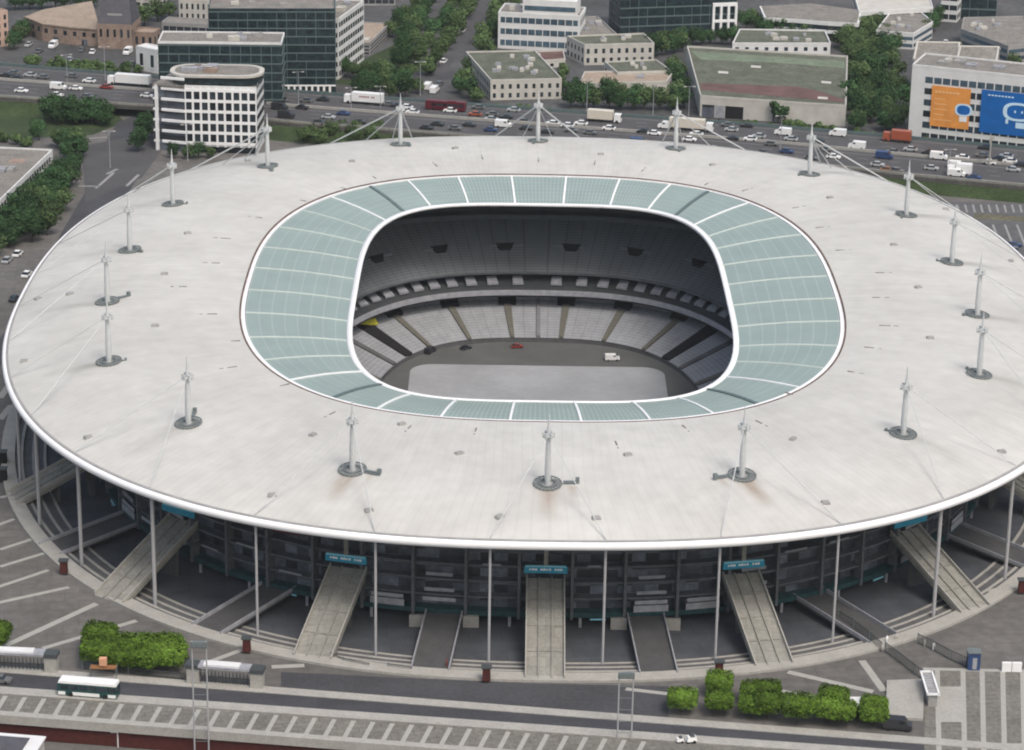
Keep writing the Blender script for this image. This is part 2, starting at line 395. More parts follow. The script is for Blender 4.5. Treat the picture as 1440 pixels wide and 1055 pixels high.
# roof inner edge trim
mb=MB(); mb.grid([ring(a,b,2.7,z,360) for a,b,z in [(66.25,87.25,27.2),(66.25,87.25,27.33),(65.88,86.88,27.3),(65.88,86.88,26.5)]]); mb.build('rust_trim',M['rust'],roof)
mb=MB(); mb.grid([ring(a,b,2.7,z,360) for a,b,z in [(65.88,86.88,27.1),(65.0,86.0,27.15),(65.0,86.0,26.6)]]); mb.build('ring_kerb',M['white'],roof)
# glass ring panels
qo=[(6.9,85.9),(20.3,84.2),(32.8,80.2),(42.3,75.0),(51.5,65.2),(58,53.7),(62.3,39.6),(63.9,23.5),(64.4,7.9)]
qi=[(6.0,70.6),(17.6,69.2),(27.0,66.3),(33.4,60.9),(37.6,53.5),(39.8,44.0),(40.6,34.4),(41.0,21.8),(41.2,7.5)]
def full(q):
    r=[(x,y) for x,y in q]; out=r+[(x,-y) for x,y in r[::-1]]; out+=[(-x,y) for x,y in out[::-1]]
    return out
def ang_on(a,b,n,p):
    """superellipse parameter of the point nearest p"""
    best=None
    for k in range(3600):
        t=2*math.pi*k/3600; c,s=math.cos(t),math.sin(t); e=2/n
        x=a*math.copysign(abs(c)**e,c); y=b*math.copysign(abs(s)**e,s)
        d=(x-p[0])**2+(y-p[1])**2
        if best is None or d<best[0]: best=(d,x,y)
    return best[1],best[2]
def proj_ring(a,b,n,q):
    return full([ang_on(a,b,n,p) for p in q])
po=proj_ring(64.9,85.9,2.7,qo); pi_=proj_ring(42.3,69.7,3.8,qi)
def glass_mat():
    m=bpy.data.materials.new('tinted_roof_glass'); m.use_nodes=True; nt=m.node_tree; N=nt.nodes; L=nt.links
    b=N['Principled BSDF']; b.inputs['Roughness'].default_value=.35; b.inputs['Specular IOR Level'].default_value=.4
    uv=N.new('ShaderNodeUVMap'); s=N.new('ShaderNodeSeparateXYZ'); L.new(uv.outputs[0],s.inputs[0])
    outs=[]
    for o_,k,w in ((0,14,.25),(1,8,.10)):
        mu=N.new('ShaderNodeMath'); mu.operation='MULTIPLY'; mu.inputs[1].default_value=k; L.new(s.outputs[o_],mu.inputs[0])
        fr=N.new('ShaderNodeMath'); fr.operation='FRACT'; L.new(mu.outputs[0],fr.inputs[0])
        lt=N.new('ShaderNodeMath'); lt.operation='LESS_THAN'; lt.inputs[1].default_value=w; L.new(fr.outputs[0],lt.inputs[0]); outs.append(lt)
    mxm=N.new('ShaderNodeMath'); mxm.operation='MAXIMUM'; L.new(outs[0].outputs[0],mxm.inputs[0]); L.new(outs[1].outputs[0],mxm.inputs[1])
    # broad alternating shade of the glazing rows
    mu=N.new('ShaderNodeMath'); mu.operation='MULTIPLY'; mu.inputs[1].default_value=31.4; L.new(s.outputs[1],mu.inputs[0])
    sn=N.new('ShaderNodeMath'); sn.operation='SINE'; L.new(mu.outputs[0],sn.inputs[0])
    geo=N.new('ShaderNodeNewGeometry'); nz=N.new('ShaderNodeTexNoise'); nz.inputs['Scale'].default_value=.15; L.new(geo.outputs['Position'],nz.inputs['Vector'])
    ad=N.new('ShaderNodeMath'); ad.operation='MULTIPLY_ADD'; ad.inputs[1].default_value=.015; ad.inputs[2].default_value=.86; L.new(sn.outputs[0],ad.inputs[0])
    ad2=N.new('ShaderNodeMath'); ad2.operation='MULTIPLY_ADD'; ad2.inputs[1].default_value=.25; L.new(nz.outputs['Fac'],ad2.inputs[0]); L.new(ad.outputs[0],ad2.inputs[2])
    mx=N.new('ShaderNodeMix'); mx.data_type='RGBA'; L.new(mxm.outputs[0],mx.inputs['Factor']); mx.inputs['A'].default_value=(.235,.305,.293,1); mx.inputs['B'].default_value=(.325,.395,.38,1)
    vs=N.new('ShaderNodeVectorMath'); vs.operation='SCALE'; L.new(mx.outputs['Result'],vs.inputs[0]); L.new(ad2.outputs[0],vs.inputs['Scale'])
    L.new(vs.outputs[0],b.inputs['Base Color'])
    return m
GM=glass_mat()
def curve_between(a,b,n,p,q,k):
    """k+1 points on superellipse from p to q (short way)"""
    out=[]
    for i in range(k+1):
        f=i/k; x,y=p[0]*(1-f)+q[0]*f,p[1]*(1-f)+q[1]*f
        s=((abs(x)/a)**n+(abs(y)/b)**n)**(1/n); out.append((x/s,y/s))
    return out
ZO,ZI=26.95,24.75
for i in range(36):
    j=(i+1)%36
    o_=curve_between(64.9,85.9,2.7,po[i],po[j],6); n_=curve_between(42.3,69.7,3.8,pi_[i],pi_[j],6)
    mb=MB(); rws=[]
    for r_ in range(5):
        f=r_/4; rws.append([(o_[k][0]*(1-f)+n_[k][0]*f,o_[k][1]*(1-f)+n_[k][1]*f,ZO*(1-f)+ZI*f+.35*math.sin(math.pi*f)) for k in range(7)])
    for r_ in rws: mb.v+=r_
    uvv=[]
    for r_ in range(4):
        for k in range(6):
            mb.f.append((r_*7+k,r_*7+k+1,(r_+1)*7+k+1,(r_+1)*7+k)[::1]); mb.mi.append(0)
            uvv+= [(k/6,r_/4),((k+1)/6,r_/4),((k+1)/6,(r_+1)/4),(k/6,(r_+1)/4)]
    g=mb.build('glass_panel',GM,stadium,smooth=True)
    ul=g.data.uv_layers.new(name='UVMap'); ul.data.foreach_set('uv',[c for t in uvv for c in t])
    dark=(i%9 in (3,5)) and ((abs(abs(po[i][0])-42.3)<3.5 and abs(abs(po[i][1])-75)<4))
    dark=(abs(abs(po[i][0])-42.3)<3.5 and abs(abs(po[i][1])-75)<4)
    mb=MB(); prev=None
    P=[Vector((po[i][0]*(1-f)+pi_[i][0]*f,po[i][1]*(1-f)+pi_[i][1]*f,ZO*(1-f)+ZI*f+.35*math.sin(math.pi*f)+.12)) for f in (0,.25,.5,.75,1)]
    d=(P[-1]-P[0]).normalized(); sd=Vector((-d.y,d.x,0))*(.24 if not dark else .45)
    end=abs(po[i][0])>54
    if end: sd*=.5
    for q in range(4):
        A_,B_=P[q],P[q+1]; mb.prism([(A_+sd)[:2],(A_-sd)[:2],(B_-sd)[:2],(B_+sd)[:2]],lambda p_,A_=A_,B_=B_: (A_.z if (Vector(p_)-A_.xy).length<(Vector(p_)-B_.xy).length else B_.z)-.25,lambda p_,A_=A_,B_=B_:(A_.z if (Vector(p_)-A_.xy).length<(Vector(p_)-B_.xy).length else B_.z)+.1)
    mb.build('seam',M['band'] if dark else (M['seampale'] if end else M['white']),g)
mb=MB(); mb.grid([ring(a,b,3.8,z,300) for a,b,z in [(42.45,69.75,24.7),(42.45,69.75,24.88),(41.4,69.0,24.88),(41.2,68.8,24.75),(41.25,68.85,24.2),(42.1,69.6,24.0)]]); mb.build('inner_lip',M['white'],stadium,smooth=True)
# ---- masts
def roof_z(x,y):
    # interpolate on profile
    prev=None
    for a,b,n,z in prof[1:]:
        s=((abs(x)/a)**n+(abs(y)/b)**n)**(1/n)
        if s>1:
            if prev is None: return z
            s0,z0=prev; f=(1-s0)/(s-s0); return z0+(z-z0)*f
        prev=(s,z)
    return prof[-1][3]
colpos=arclen_ring(114.2,139.6-3.0,2.41,0,36,.5)
meas=[(-74.2,-115.6),(-53.7,-128.4),(-31.5,-136),(-10.6,-139.4),(10.6,-139.4),(31.5,-136),(53.7,-128.4),(74.2,-115.6)]
# eight measured ones at the front, the rest evenly along the rim
colpts=[(p[0],p[1]) for p in colpos]
order=sorted(range(36),key=lambda k:(math.atan2(colpts[k][1],colpts[k][0])))
def rimpt(p,off=0.0):
    a,b=115.0,136.3; s=((abs(p[0])/a)**NS+(abs(p[1])/b)**NS)**(1/NS); return Vector((p[0]/s,p[1]/s,0))
front=[k for k in range(36) if colpts[k][1]<0 and abs(colpts[k][0])<82]
front.sort(key=lambda k:colpts[k][0])
if len(front)==8:
    for k,m_ in zip(front,meas): colpts[k]=(rimpt(m_).x*.997,rimpt(m_).y*.997)
MH=13.7
mast_proto=None
def make_mast():
    root=empty('mast',(0,0,0)); root.parent=stadium
    mb=MB(); mb.tube((0,0,-.6),(0,0,3),.55,.6,12); mb.tube((0,0,3),(0,0,9.6),.6,.42,12); mb.tube((0,0,9.6),(0,0,11.0),.5,.3,12); mb.tube((0,0,11),(0,0,13.9),.26,.05,8)
    sh=mb.build('mast_shaft',M['mast'],root,smooth=False)
    mb=MB(); mb.tube((0,0,9.5),(0,0,9.75),.95,.95,12); 
    for k in range(6):
        t=k*math.pi/3; mb.box((math.cos(t)*.95,math.sin(t)*.95,9.75),(.45,.35,1.1),t)
    mb.build('collar',M['mast'],root)
    mb=MB()
    for k in range(20):   # grating disc: ring beams and radial bars
        t0,t1=2*math.pi*k/20,2*math.pi*(k+1)/20
        for r_ in (2.6,1.5): mb.tube((math.cos(t0)*r_,math.sin(t0)*r_,.34),(math.cos(t1)*r_,math.sin(t1)*r_,.34),.13,n=5)
        mb.tube((math.cos(t0)*1,math.sin(t0)*1,.34),(math.cos(t0)*2.6,math.sin(t0)*2.6,.34),.07,n=4)
        mb.tube((math.cos(t0)*2.6,math.sin(t0)*2.6,-.3),(math.cos(t0)*2.6,math.sin(t0)*2.6,.5),.07,n=4)
    mb.build('platform_grating',M['steel'],root)
    mb=MB(); mb.tube((0,0,-.4),(0,0,.10),2.3,2.3,24); mb.build('base_plate',M['wallg'],root)
    mb=MB(); mb.box((4.2,0,.5),(2.6,.5,.35)); mb.box((5.5,.2,.8),(.7,.7,.9)); mb.build('access_walkway',M['steel'],root)
    return root
mast_proto=make_mast()
masts_=[mast_proto]+[copy_tree(mast_proto,stadium) for _ in MAST[1:]]
for i,(x,y) in enumerate(MAST):
    m_=masts_[i]
    z=roof_z(x,y); m_.location=(x,y,z)
    if i in(8,): rz=math.pi+.35
    elif i in (9,): rz=0.05
    elif i==10: rz=-.45
    else: rz=math.atan2(y,x)+math.pi+(.5 if i%2 else -.4)
    for ch in m_.children:
        if ch.name.startswith(('access',)):
            ch.rotation_euler=(0,0,rz)
            if i not in (8,9,10,11,13,16): ch.scale=(.62,.8,.6)
        if ch.name.startswith(('platform','base_plate')):
            nr=normal_at((x,y),95.5,118.9,2.35); ax=Vector((-nr.y,nr.x,0)); ch.rotation_mode='QUATERNION'
            ch.rotation_quaternion=Matrix.Rotation(R(7.5),4,ax).to_quaternion()
    # stays down to the rim
    near=sorted(range(36),key=lambda k:(colpts[k][0]-x)**2+(colpts[k][1]-y)**2)
    ends=[rimpt(colpts[k]) for k in near[:2]]
    far=[rimpt(colpts[k]) for k in near[2:4]]
    for e_ in ends:
        mb=MB(); rs=.2 if y>60 else .10; mb.tube((0,0,9.9),(e_.x-x,e_.y-y,23.8-z),rs,rs,6); mb.build('stay_rod',M['mast'],m_)
    for e_ in (ends if y>60 else []):
        mc=(ends[0]+ends[1])/2; q=mc+(e_-mc)*.45; q=Vector((x,y,0))*.25+q*.75; mb=MB(); mb.tube((0,0,9.4),(q.x-x,q.y-y,roof_z(q.x,q.y)-z),.13,.13,6); mb.build('stay_rod',M['mast'],m_)
# vents: small grey hatches scattered on the roof at real spots
for px,py in [(349,226),(495,228),(640,210),(845,218),(1002,233),(1167,279),(1257,345),(1291,405),(1308,476),(264,329),(231,386),(218,459),(99,414),(53,420),(34,509),(98,414),(124,620),(440,612),(646,638),(883,640),(1115,618),(1330,292),(1421,366),(1408,640),(1160,718),(383,708),(519,731),(702,741),(838,743),(565,598)]:
    p=at(px,py,26.5); z=roof_z(p.x,p.y); p=at(px,py,z); z=roof_z(p.x,p.y)
    mb=MB(); mb.box((p.x,p.y,z+.2),(1.7,1.1,.5),random.random(),.8); mb.build('roof_vent',M['wallg'],roof)
for k in range(34):
    t=2*math.pi*(k+.5)/34; a,b=74+random.uniform(-2,6),96+random.uniform(-3,6)
    x,y=a*math.cos(t),b*math.sin(t); z=roof_z(x,y)
    nr=normal_at((x,y),a,b,2.5); mb=MB(); mb.box((x,y,z+.03),(random.uniform(1.5,2.6),.28,.14),math.atan2(nr.y,nr.x)); mb.box((x+nr.x*2.4,y+nr.y*2.4,z+.03),(random.uniform(.5,1.2),.22,.14),math.atan2(nr.y,nr.x)); mb.build('drain_strip',M['groof'],roof)
# ---- columns at the rim
mb=MB(); mb.tube((0,0,-1.9),(0,0,21.9),.25,.25,10)
pc=mb.build('rim_column',M['colm'],stadium)
mb=MB(); mb.tube((0,0,-2.4),(0,0,-1.2),.7,.5,10); pb=mb.build('column_foot',M['conc'],pc)
for i,(x,y) in enumerate(colpts):
    c=pc if i==0 else copy_tree(pc,stadium)
    c.location=(x,y,0)
    if abs(x)>60: c.scale=(1.5,1.5,1)
# ---- facade
FA,FB,FN=98.0,119.5,2.4
def fr_(d,z,N=240): return ring(FA+d,FB+d,FN,z,N)
mb=MB(); mb.grid([fr_(-1.5,21.5),fr_(-1.5,1.3)][::-1]); mb.build('facade_glazing',M['facade'],stadium)
for k,z in enumerate((4.4,7.6,10.8,14.0,17.2)):
    mb=MB(); mb.grid([fr_(-1.6,z),fr_(.4,z),fr_(.4,z+.38),fr_(-1.6,z+.38)]); mb.build('gallery_slab',M['fin'],stadium)
mb=MB(); mb.grid([fr_(-1.6,.9),fr_(.7,.9),fr_(.75,1.9),fr_(-1.6,1.9)]); mb.build('base_beam',M['teal'],stadium)
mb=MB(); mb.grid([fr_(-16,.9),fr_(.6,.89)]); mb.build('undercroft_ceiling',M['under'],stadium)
fp=arclen_ring(FA,FB,FN,0,72,.5)
mb0=MB(); mb0.box((0,0,11),(.55,2.0,20.6)); fin=mb0.build('facade_fin',M['fin'],stadium)
for i,p in enumerate(fp):
    c=fin if i==0 else copy_tree(fin,stadium)
    n=normal_at(p,FA,FB,FN); c.location=(p[0]+n.x*.2,p[1]+n.y*.2,0); c.rotation_euler=(0,0,math.atan2(n.y,n.x)-math.pi/2)
fp2=arclen_ring(FA,FB,FN,0,72,0)
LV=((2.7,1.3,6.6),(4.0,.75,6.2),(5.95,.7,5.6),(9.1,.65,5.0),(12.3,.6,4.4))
random.seed(3)
for i,p in enumerate(fp2):
    n=normal_at(p,FA,FB,FN); rz=math.atan2(n.y,n.x)-math.pi/2+math.pi
    if i%6 in (2,4) or (i%6==3 and random.random()<.5):
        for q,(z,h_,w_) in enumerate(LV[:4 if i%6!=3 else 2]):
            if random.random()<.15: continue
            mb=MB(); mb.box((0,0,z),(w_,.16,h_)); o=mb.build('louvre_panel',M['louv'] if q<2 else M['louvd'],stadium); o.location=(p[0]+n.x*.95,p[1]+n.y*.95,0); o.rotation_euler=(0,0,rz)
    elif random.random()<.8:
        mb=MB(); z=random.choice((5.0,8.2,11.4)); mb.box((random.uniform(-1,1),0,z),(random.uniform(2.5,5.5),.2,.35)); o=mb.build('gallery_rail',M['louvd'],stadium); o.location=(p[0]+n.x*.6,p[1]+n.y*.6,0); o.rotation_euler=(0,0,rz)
    mb=MB(); mb.box((0,0,.6),(3.6,.2,.5)); 
    if i%3==1:
        o=mb.build('teal_light_strip',M['cyanl'] if i%2 else M['teal'],stadium); o.location=(p[0]+n.x*.95,p[1]+n.y*.95,.4); o.rotation_euler=(0,0,rz); o.scale=(.8,1,.5)
# random shop-lit colour accents seen under the eave
for px,py,c in [(880,803,'red'),(400,762,'maroon'),(415,767,'maroon')]:
    p=at(px,py,14.5); mb=MB(); mb.box((p.x,-118.5 if px>600 else -113,p.z),(5.5,.3,.7),0 if px>600 else -.35); mb.build('concourse_sign',M['car_'+c] if c!='maroon' else M['car_maroon'],stadium)
# undercroft: inner wall, floor, stepped terraces, ring kerb
UF=-1.25
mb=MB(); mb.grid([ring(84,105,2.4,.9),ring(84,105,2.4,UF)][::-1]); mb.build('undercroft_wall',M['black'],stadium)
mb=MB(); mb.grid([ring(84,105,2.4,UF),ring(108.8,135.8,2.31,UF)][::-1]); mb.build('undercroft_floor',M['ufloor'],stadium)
st=[(108.6,135.6,UF),(108.6,135.6,UF+.4),(111.0,138.1,UF+.4),(111.0,138.1,UF+.8),(113.4,140.6,UF+.8),(113.4,140.6,0.0),(115.2,142.5,0.0)]
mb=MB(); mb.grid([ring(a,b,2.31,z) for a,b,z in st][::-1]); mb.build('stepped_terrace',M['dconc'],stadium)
for a,b,z in [(108.6,135.6,UF+.4),(111.0,138.1,UF+.8),(113.4,140.6,0)]:
    mb=MB(); mb.grid([ring(a+d,b+d,2.31,z+h) for d,h in ((-.05,-.35),(-.05,.06),(.55,.06),(.55,-.1))][::-1][::-1]); mb.build('step_edge',M['pale'],stadium)
mb=MB(); mb.grid([ring(a,b,2.3,z,360) for a,b,z in [(115.1,142.4,-.6),(115.1,142.4,.55),(118.0,145.4,.45),(118.0,145.4,-.4)]]); 
ringwall=mb.build('ring_kerb_wall',M['pale'],stadium)
# under-gallery small columns
uc=arclen_ring(FA+.2,FB+.2,FN,0,54,.5)
mb=MB(); mb.tube((0,0,UF),(0,0,1),.3,.3,8); uo=mb.build('undercroft_column',M['louv'],stadium)
for i,p in enumerate(uc):
    c=uo if i==0 else copy_tree(uo,stadium); c.location=(p[0],p[1],0)
# ---- ramps (stair bridges)
def ramp(p0,p1,w,z0,z1,name,m,th=.9,bands=True):
    """p0 outer foot, p1 inner top"""
    a=Vector((p0[0],p0[1],z0)); b=Vector((p1[0],p1[1],z1)); d=(b-a); h=Vector((d.x,d.y,0)).normalized(); s=Vector((-h.y,h.x,0))
    mb=MB()
    def strip(u0,u1,dz0,dz1,m_i=0):
        mb.cur=m_i
        q=[a+s*u0,a+s*u1,b+s*u1,b+s*u0]; i=len(mb.v)
        for v in q: mb.v.append((v.x,v.y,v.z+dz0))
        for v in q: mb.v.append((v.x,v.y,v.z+dz1))
        for f in ((0,1,2,3),(7,6,5,4),(0,4,5,1),(1,5,6,2),(2,6,7,3),(3,7,4,0)): mb.f.append(tuple(i+k for k in f)); mb.mi.append(m_i)
    strip(-w/2,w/2,-th,0)
    o=mb.build(name,m,stadium)
    for u in (-w/2,w/2-.22):
        mb=MB(); strip(u,u+.22,-.2,.75); mb.build('parapet',M['pale'] if bands else M['louv'],o)
    if bands:
        for u in (-w/6-.12,w/6-.12):
            mb=MB(); strip(u,u+.24,-.1,.35); mb.build('handrail',M['conc'],o)
        for k in range(1,4):   # landings
            f=k/4+.02; q=a+d*f; mb=MB(); mb.box((q.x,q.y,q.z+.05),(.35,w-.5,.12),math.atan2(h.y,h.x)); mb.build('landing_strip',M['conc'],o)
        for f in (.45,.8):
            q=a+d*f
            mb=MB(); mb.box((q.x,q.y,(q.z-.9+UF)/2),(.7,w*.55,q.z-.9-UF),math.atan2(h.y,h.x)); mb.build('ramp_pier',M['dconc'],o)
    return o
ramps=[((-.2,-144.6),(0,-119.5)),((-42.2,-137.6),(-36.8,-116)),((-82.2,-113.6),(-70,-94.5)),((-108.8,-65.5),(-90,-56)),
       ((41.3,-137.8),(36.5,-116)),((81.5,-112.8),(70,-94.5)),((108.8,-65.5),(90,-56))]
ramps+=[((p[0],-p[1]),(q[0],-q[1])) for p,q in ramps]
ramps+=[((-115.6,0),(-97,0)),((115.6,0),(97,0))]
for p,q in ramps: ramp(p,q,7.2,.2,8.6,'stair_ramp',M['conc'])
lr=[((-20.8,-141.9),(-18.8,-119.5)),((20.2,-141.9),(18.8,-119.5)),((62.5,-126.5),(50,-108)),((-62.5,-126.5),(-50,-108)),((97,-91),(80,-74)),((-97,-91),(-80,-74))]
for p,q in lr:
    ramp(p,q,7.0,.15,1.2,'low_ramp',M['ramp'],th=.5,bands=False)
for p,q in lr[:2]:
    for sgn in (-1,1):
        mb=MB(); x=q[0]+sgn*5.0; mb.box((x,q[1]-.6,-.2),(3.0,.8,2.4)); mb.build('abutment',M['pale'],stadium)
# gate signs over ramps
for (p,q),px in zip(ramps[:7],range(7)):
    d=Vector((p[0]-q[0],p[1]-q[1],0)).normalized(); rz=math.atan2(d.y,d.x)+math.pi/2
    o=empty('gate_sign',(q[0]+d.x*1.5,q[1]+d.y*1.5,11.0),rz); o.parent=stadium
    mb=MB(); mb.box((0,0,0),(8.0,.3,1.3)); mb.build('sign_panel',M['cyan'],o)
    mb=MB(); mb.box((0,.05,.72),(7.6,.45,.28)); mb.build('sign_top_light',M['cyanl'],o)
    if px in (0,1,4):
        mb=MB()
        for k in range(12):
            if k in (3,8): continue
            w=.28+.12*((k*7)%3); mb.box((-2.9+k*.52,-.17,.1),(w,.04,.36)); 
            if k%2: mb.box((-2.9+k*.52,-.17,.32),(.1,.04,.2))
        mb.build('sign_lettering',M['white'],o)
    mb=MB(); mb.box((0,.1,3.6),(.8,.5,6)); mb.build('sign_hanger',M['conc'],o)
# ---- bowl: field, tiers
ZP=-10.6
mb=MB(); mb.v=ring(41.5,68.0,3.0,ZP,240); mb.f=[tuple(range(240))]; mb.mi=[0]; field=mb.build('field_surround',M['field'],stadium)
def loft(name,sec,m,N=300,parent=stadium,smooth=False):
    mb=MB(); mb.grid([ring(a,b,n,z,N) for a,b,n,z in sec]); o=mb.build(name,m,parent,smooth=smooth)
    if len(sec)==2 and 'tier' in name:
        ul=o.data.uv_layers.new(name='UVMap'); dat=[0.0]*(2*len(o.data.loops))
        for p in o.data.polygons:
            vs=list(p.vertices); wrap=(0 in [v%N for v in vs]) and (N-1 in [v%N for v in vs])
            for li,v in zip(p.loop_indices,vs):
                u=v%N; u=N if (wrap and u==0) else u; dat[2*li]=u/N; dat[2*li+1]=v//N
        ul.data.foreach_set('uv',dat)
    return o
def stepped(a0,b0,n0,z0,a1,b1,n1,z1,k):
    return [(a0,b0,n0,z0+.15),(a1,b1,n1,z1)]
    for i in range(k):
        f0,f1=i/k,(i+1)/k
        A0=(a0+(a1-a0)*f0,b0+(b1-b0)*f0,n0+(n1-n0)*f0); A1=(a0+(a1-a0)*f1,b0+(b1-b0)*f1,n0+(n1-n0)*f1)
        z=z0+(z1-z0)*f1
        s+= [(*A0,z),(*A1,z)]
    return s
loft('pitch_side_wall',[(40.3,66.6,2.8,ZP),(40.3,66.6,2.8,-9.6)],M['dconc'])
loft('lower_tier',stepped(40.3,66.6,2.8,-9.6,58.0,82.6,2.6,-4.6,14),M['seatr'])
loft('gallery_wall',[(58.0,82.6,2.6,-4.6),(58.0,82.6,2.6,-3.9),(58.8,83.4,2.6,-3.9),(58.8,83.4,2.6,-1.9)],M['seatm'])
loft('gallery_rail_band',[(57.0,79.6,2.6,-2.7),(57.0,79.6,2.6,-1.95),(57.5,80.1,2.6,-1.95)],M['seatm'])
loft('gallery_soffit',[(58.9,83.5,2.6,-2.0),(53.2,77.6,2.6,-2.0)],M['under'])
loft('middle_tier_front',[(53.2,77.6,2.6,-2.05),(53.2,77.6,2.6,-.6),(53.6,78.0,2.6,-.6)],M['louv'])
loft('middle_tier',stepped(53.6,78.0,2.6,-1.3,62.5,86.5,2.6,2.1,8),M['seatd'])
loft('lower_tier_rail',[(57.6,82.2,2.6,-4.7),(57.6,82.2,2.6,-3.9),(57.9,82.5,2.6,-3.9)],M['louv'])
loft('gallery_edge_line',[(53.15,77.55,2.6,-2.3),(53.1,77.5,2.6,-1.95),(53.15,77.55,2.6,-1.9)],M['black'])
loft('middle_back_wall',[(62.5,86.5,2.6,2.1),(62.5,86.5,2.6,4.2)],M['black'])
loft('upper_tier_front',[(55.4,80.6,2.6,2.7),(55.2,80.4,2.6,3.2),(55.8,81,2.6,3.2),(62.6,86.6,2.6,4.1)][:3],M['seatu'])
loft('upper_tier_soffit',[(62.6,86.6,2.6,4.1),(55.4,80.6,2.6,2.7)],M['under'])
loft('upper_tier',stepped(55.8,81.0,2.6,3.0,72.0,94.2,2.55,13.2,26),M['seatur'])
loft('upper_back_wall',[(72.0,94.2,2.55,13.2),(72.0,94.2,2.55,14.4),(76,98,2.5,14.4),(76,98,2.5,22.2)],M['under'])
# aisles, vomitories
def sup(a,b,n,th):
    c,s=math.cos(th),math.sin(th); e=2/n; return Vector((a*math.copysign(abs(c)**e,c),b*math.copysign(abs(s)**e,s),0))
def theta_for(a,b,n,x,sy):
    best=None
    for k in range(1801):
        t=math.pi*k/1800*sy; p=sup(a,b,n,t); d=abs(p.x-x)
        if (best is None or d<best[0]): best=(d,t)
    return best[1]
def strip_on(name,m,t0,w0,w1,A,B,lift=.12,th=.3,parent=stadium):
    p=sup(A[0],A[1],A[2],t0)+Vector((0,0,A[3])); q=sup(B[0],B[1],B[2],t0)+Vector((0,0,B[3]))
    d=q-p; h=Vector((d.x,d.y,0)).normalized(); s=Vector((-h.y,h.x,0)); mb=MB()
    a0,a1,b1,b0=p+s*w0/2,p-s*w0/2,q-s*w1/2,q+s*w1/2
    i=0
    for v in (a0,a1,b1,b0): mb.v.append((v.x,v.y,v.z+lift-th))
    for v in (a0,a1,b1,b0): mb.v.append((v.x,v.y,v.z+lift))
    for f in ((0,1,2,3),(7,6,5,4),(0,4,5,1),(1,5,6,2),(2,6,7,3),(3,7,4,0)): mb.f.append(f); mb.mi.append(0)
    return mb.build(name,m,parent)
L0,L1=(40.3,66.6,2.8,-9.25),(58.0,82.6,2.6,-4.6)
for sy in (1,-1):
    for x in (-37.0,-22.6,-7.6,7.6,22.4,36.8):
        t=theta_for(58,82.6,2.6,x,sy); Lm=tuple(L0[k]+(L1[k]-L0[k])*.84 for k in range(4))
        strip_on('aisle_stair',M['aisle'],t,1.0,1.9,L0,Lm,.32,.5)
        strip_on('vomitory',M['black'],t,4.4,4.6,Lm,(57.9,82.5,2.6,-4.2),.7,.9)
    t=theta_for(58,82.6,2.6,0.3,sy); strip_on('gangway_screen',M['seatm'],t,.9,.9,L0,L1,.5,.8)
for sx in (1,-1):
    for sy in (1,-1):
        strip_on('corner_tunnel',M['black'],(math.pi/2-sx*(.79))*sy,2.6,4.6,L0,L1,.32,.5)
    for th in (-.4,-.15,.15,.4):
        t=th if sx>0 else math.pi-th
        strip_on('aisle_stair',M['aisle'],t,1.2,2.2,L0,L1,.32,.5)
    for sy in (1,-1):
        t=(.62 if sx>0 else math.pi-.62)*sy
        strip_on('aisle_stair',M['dconc'],t,1.3,1.8,L0,L1,.32,.5)
U0,U1=(55.8,81.0,2.6,3.4),(72,94.2,2.55,13.4)
def umid(f): return tuple(U0[k]+(U1[k]-U0[k])*f for k in range(4))
for sy in (1,-1):
    for x in (-40,-24.6,-8.2,8.6,24.6,40):
        f=.42; a=umid(f); t=theta_for(a[0],a[1],a[2],x,sy)
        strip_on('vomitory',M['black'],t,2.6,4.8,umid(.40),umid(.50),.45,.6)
        strip_on('vomitory_parapet',M['seatu'],t,9.5,9.5,umid(.465),umid(.49),.30,.5)
for k in range(76):     # seat blocks and openings in the middle tier
    t=2*math.pi*(k+.5)/76
    strip_on('middle_seat_block',M['louvd'],t,2.8,2.4,(56.0,80.0,2.6,.3),(58.5,82.4,2.6,1.5),.25,.5)
for x,w in ((-26,9),(-11,2.6),(14.5,2.8),(30,8)):
    t=theta_for(75.9,97.9,2.5,x,1); p=sup(75.7,97.7,2.5,t); n=normal_at(p,76,98,2.5)
    mb=MB(); mb.box((p.x,p.y,15.6),(w,.2,.55),math.atan2(n.y,n.x)-math.pi/2); mb.build('control_room_window',M['winb'] if abs(x)>20 else M['louv'],stadium)
# near the field: pitch cover, banner, service vehicles (things of their own)
def rrect(a,b,r,z,n=8,cx=0,cy=0):
    out=[]
    for sx,sy,t0 in ((1,1,0),(-1,1,90),(-1,-1,180),(1,-1,270)):
        for k in range(n+1):
            t=R(t0+90*k/n); out.append((cx+sx*(a-r)+r*math.cos(t),cy+sy*(b-r)+r*math.sin(t)))
    return out
mb=MB(); mb.prism(rrect(31,49,5.5,0),ZP+.02,ZP+.12); tag(mb.build('pitch_cover',M['cover']),'pale grey protective sheet laid over the whole pitch inside the stadium','pitch cover')
p=at(512,457,-5.2); mb=MB(); mb.box((p.x,p.y,p.z+1),(6.5,1.4,1.2),.35,.9); mb.box((p.x,p.y,p.z+.2),(6.9,1.8,.3),.35); tag(mb.build('seat_banner',M['yellow']),'yellow banner draped over seats at the left side of the lower stand','banner')
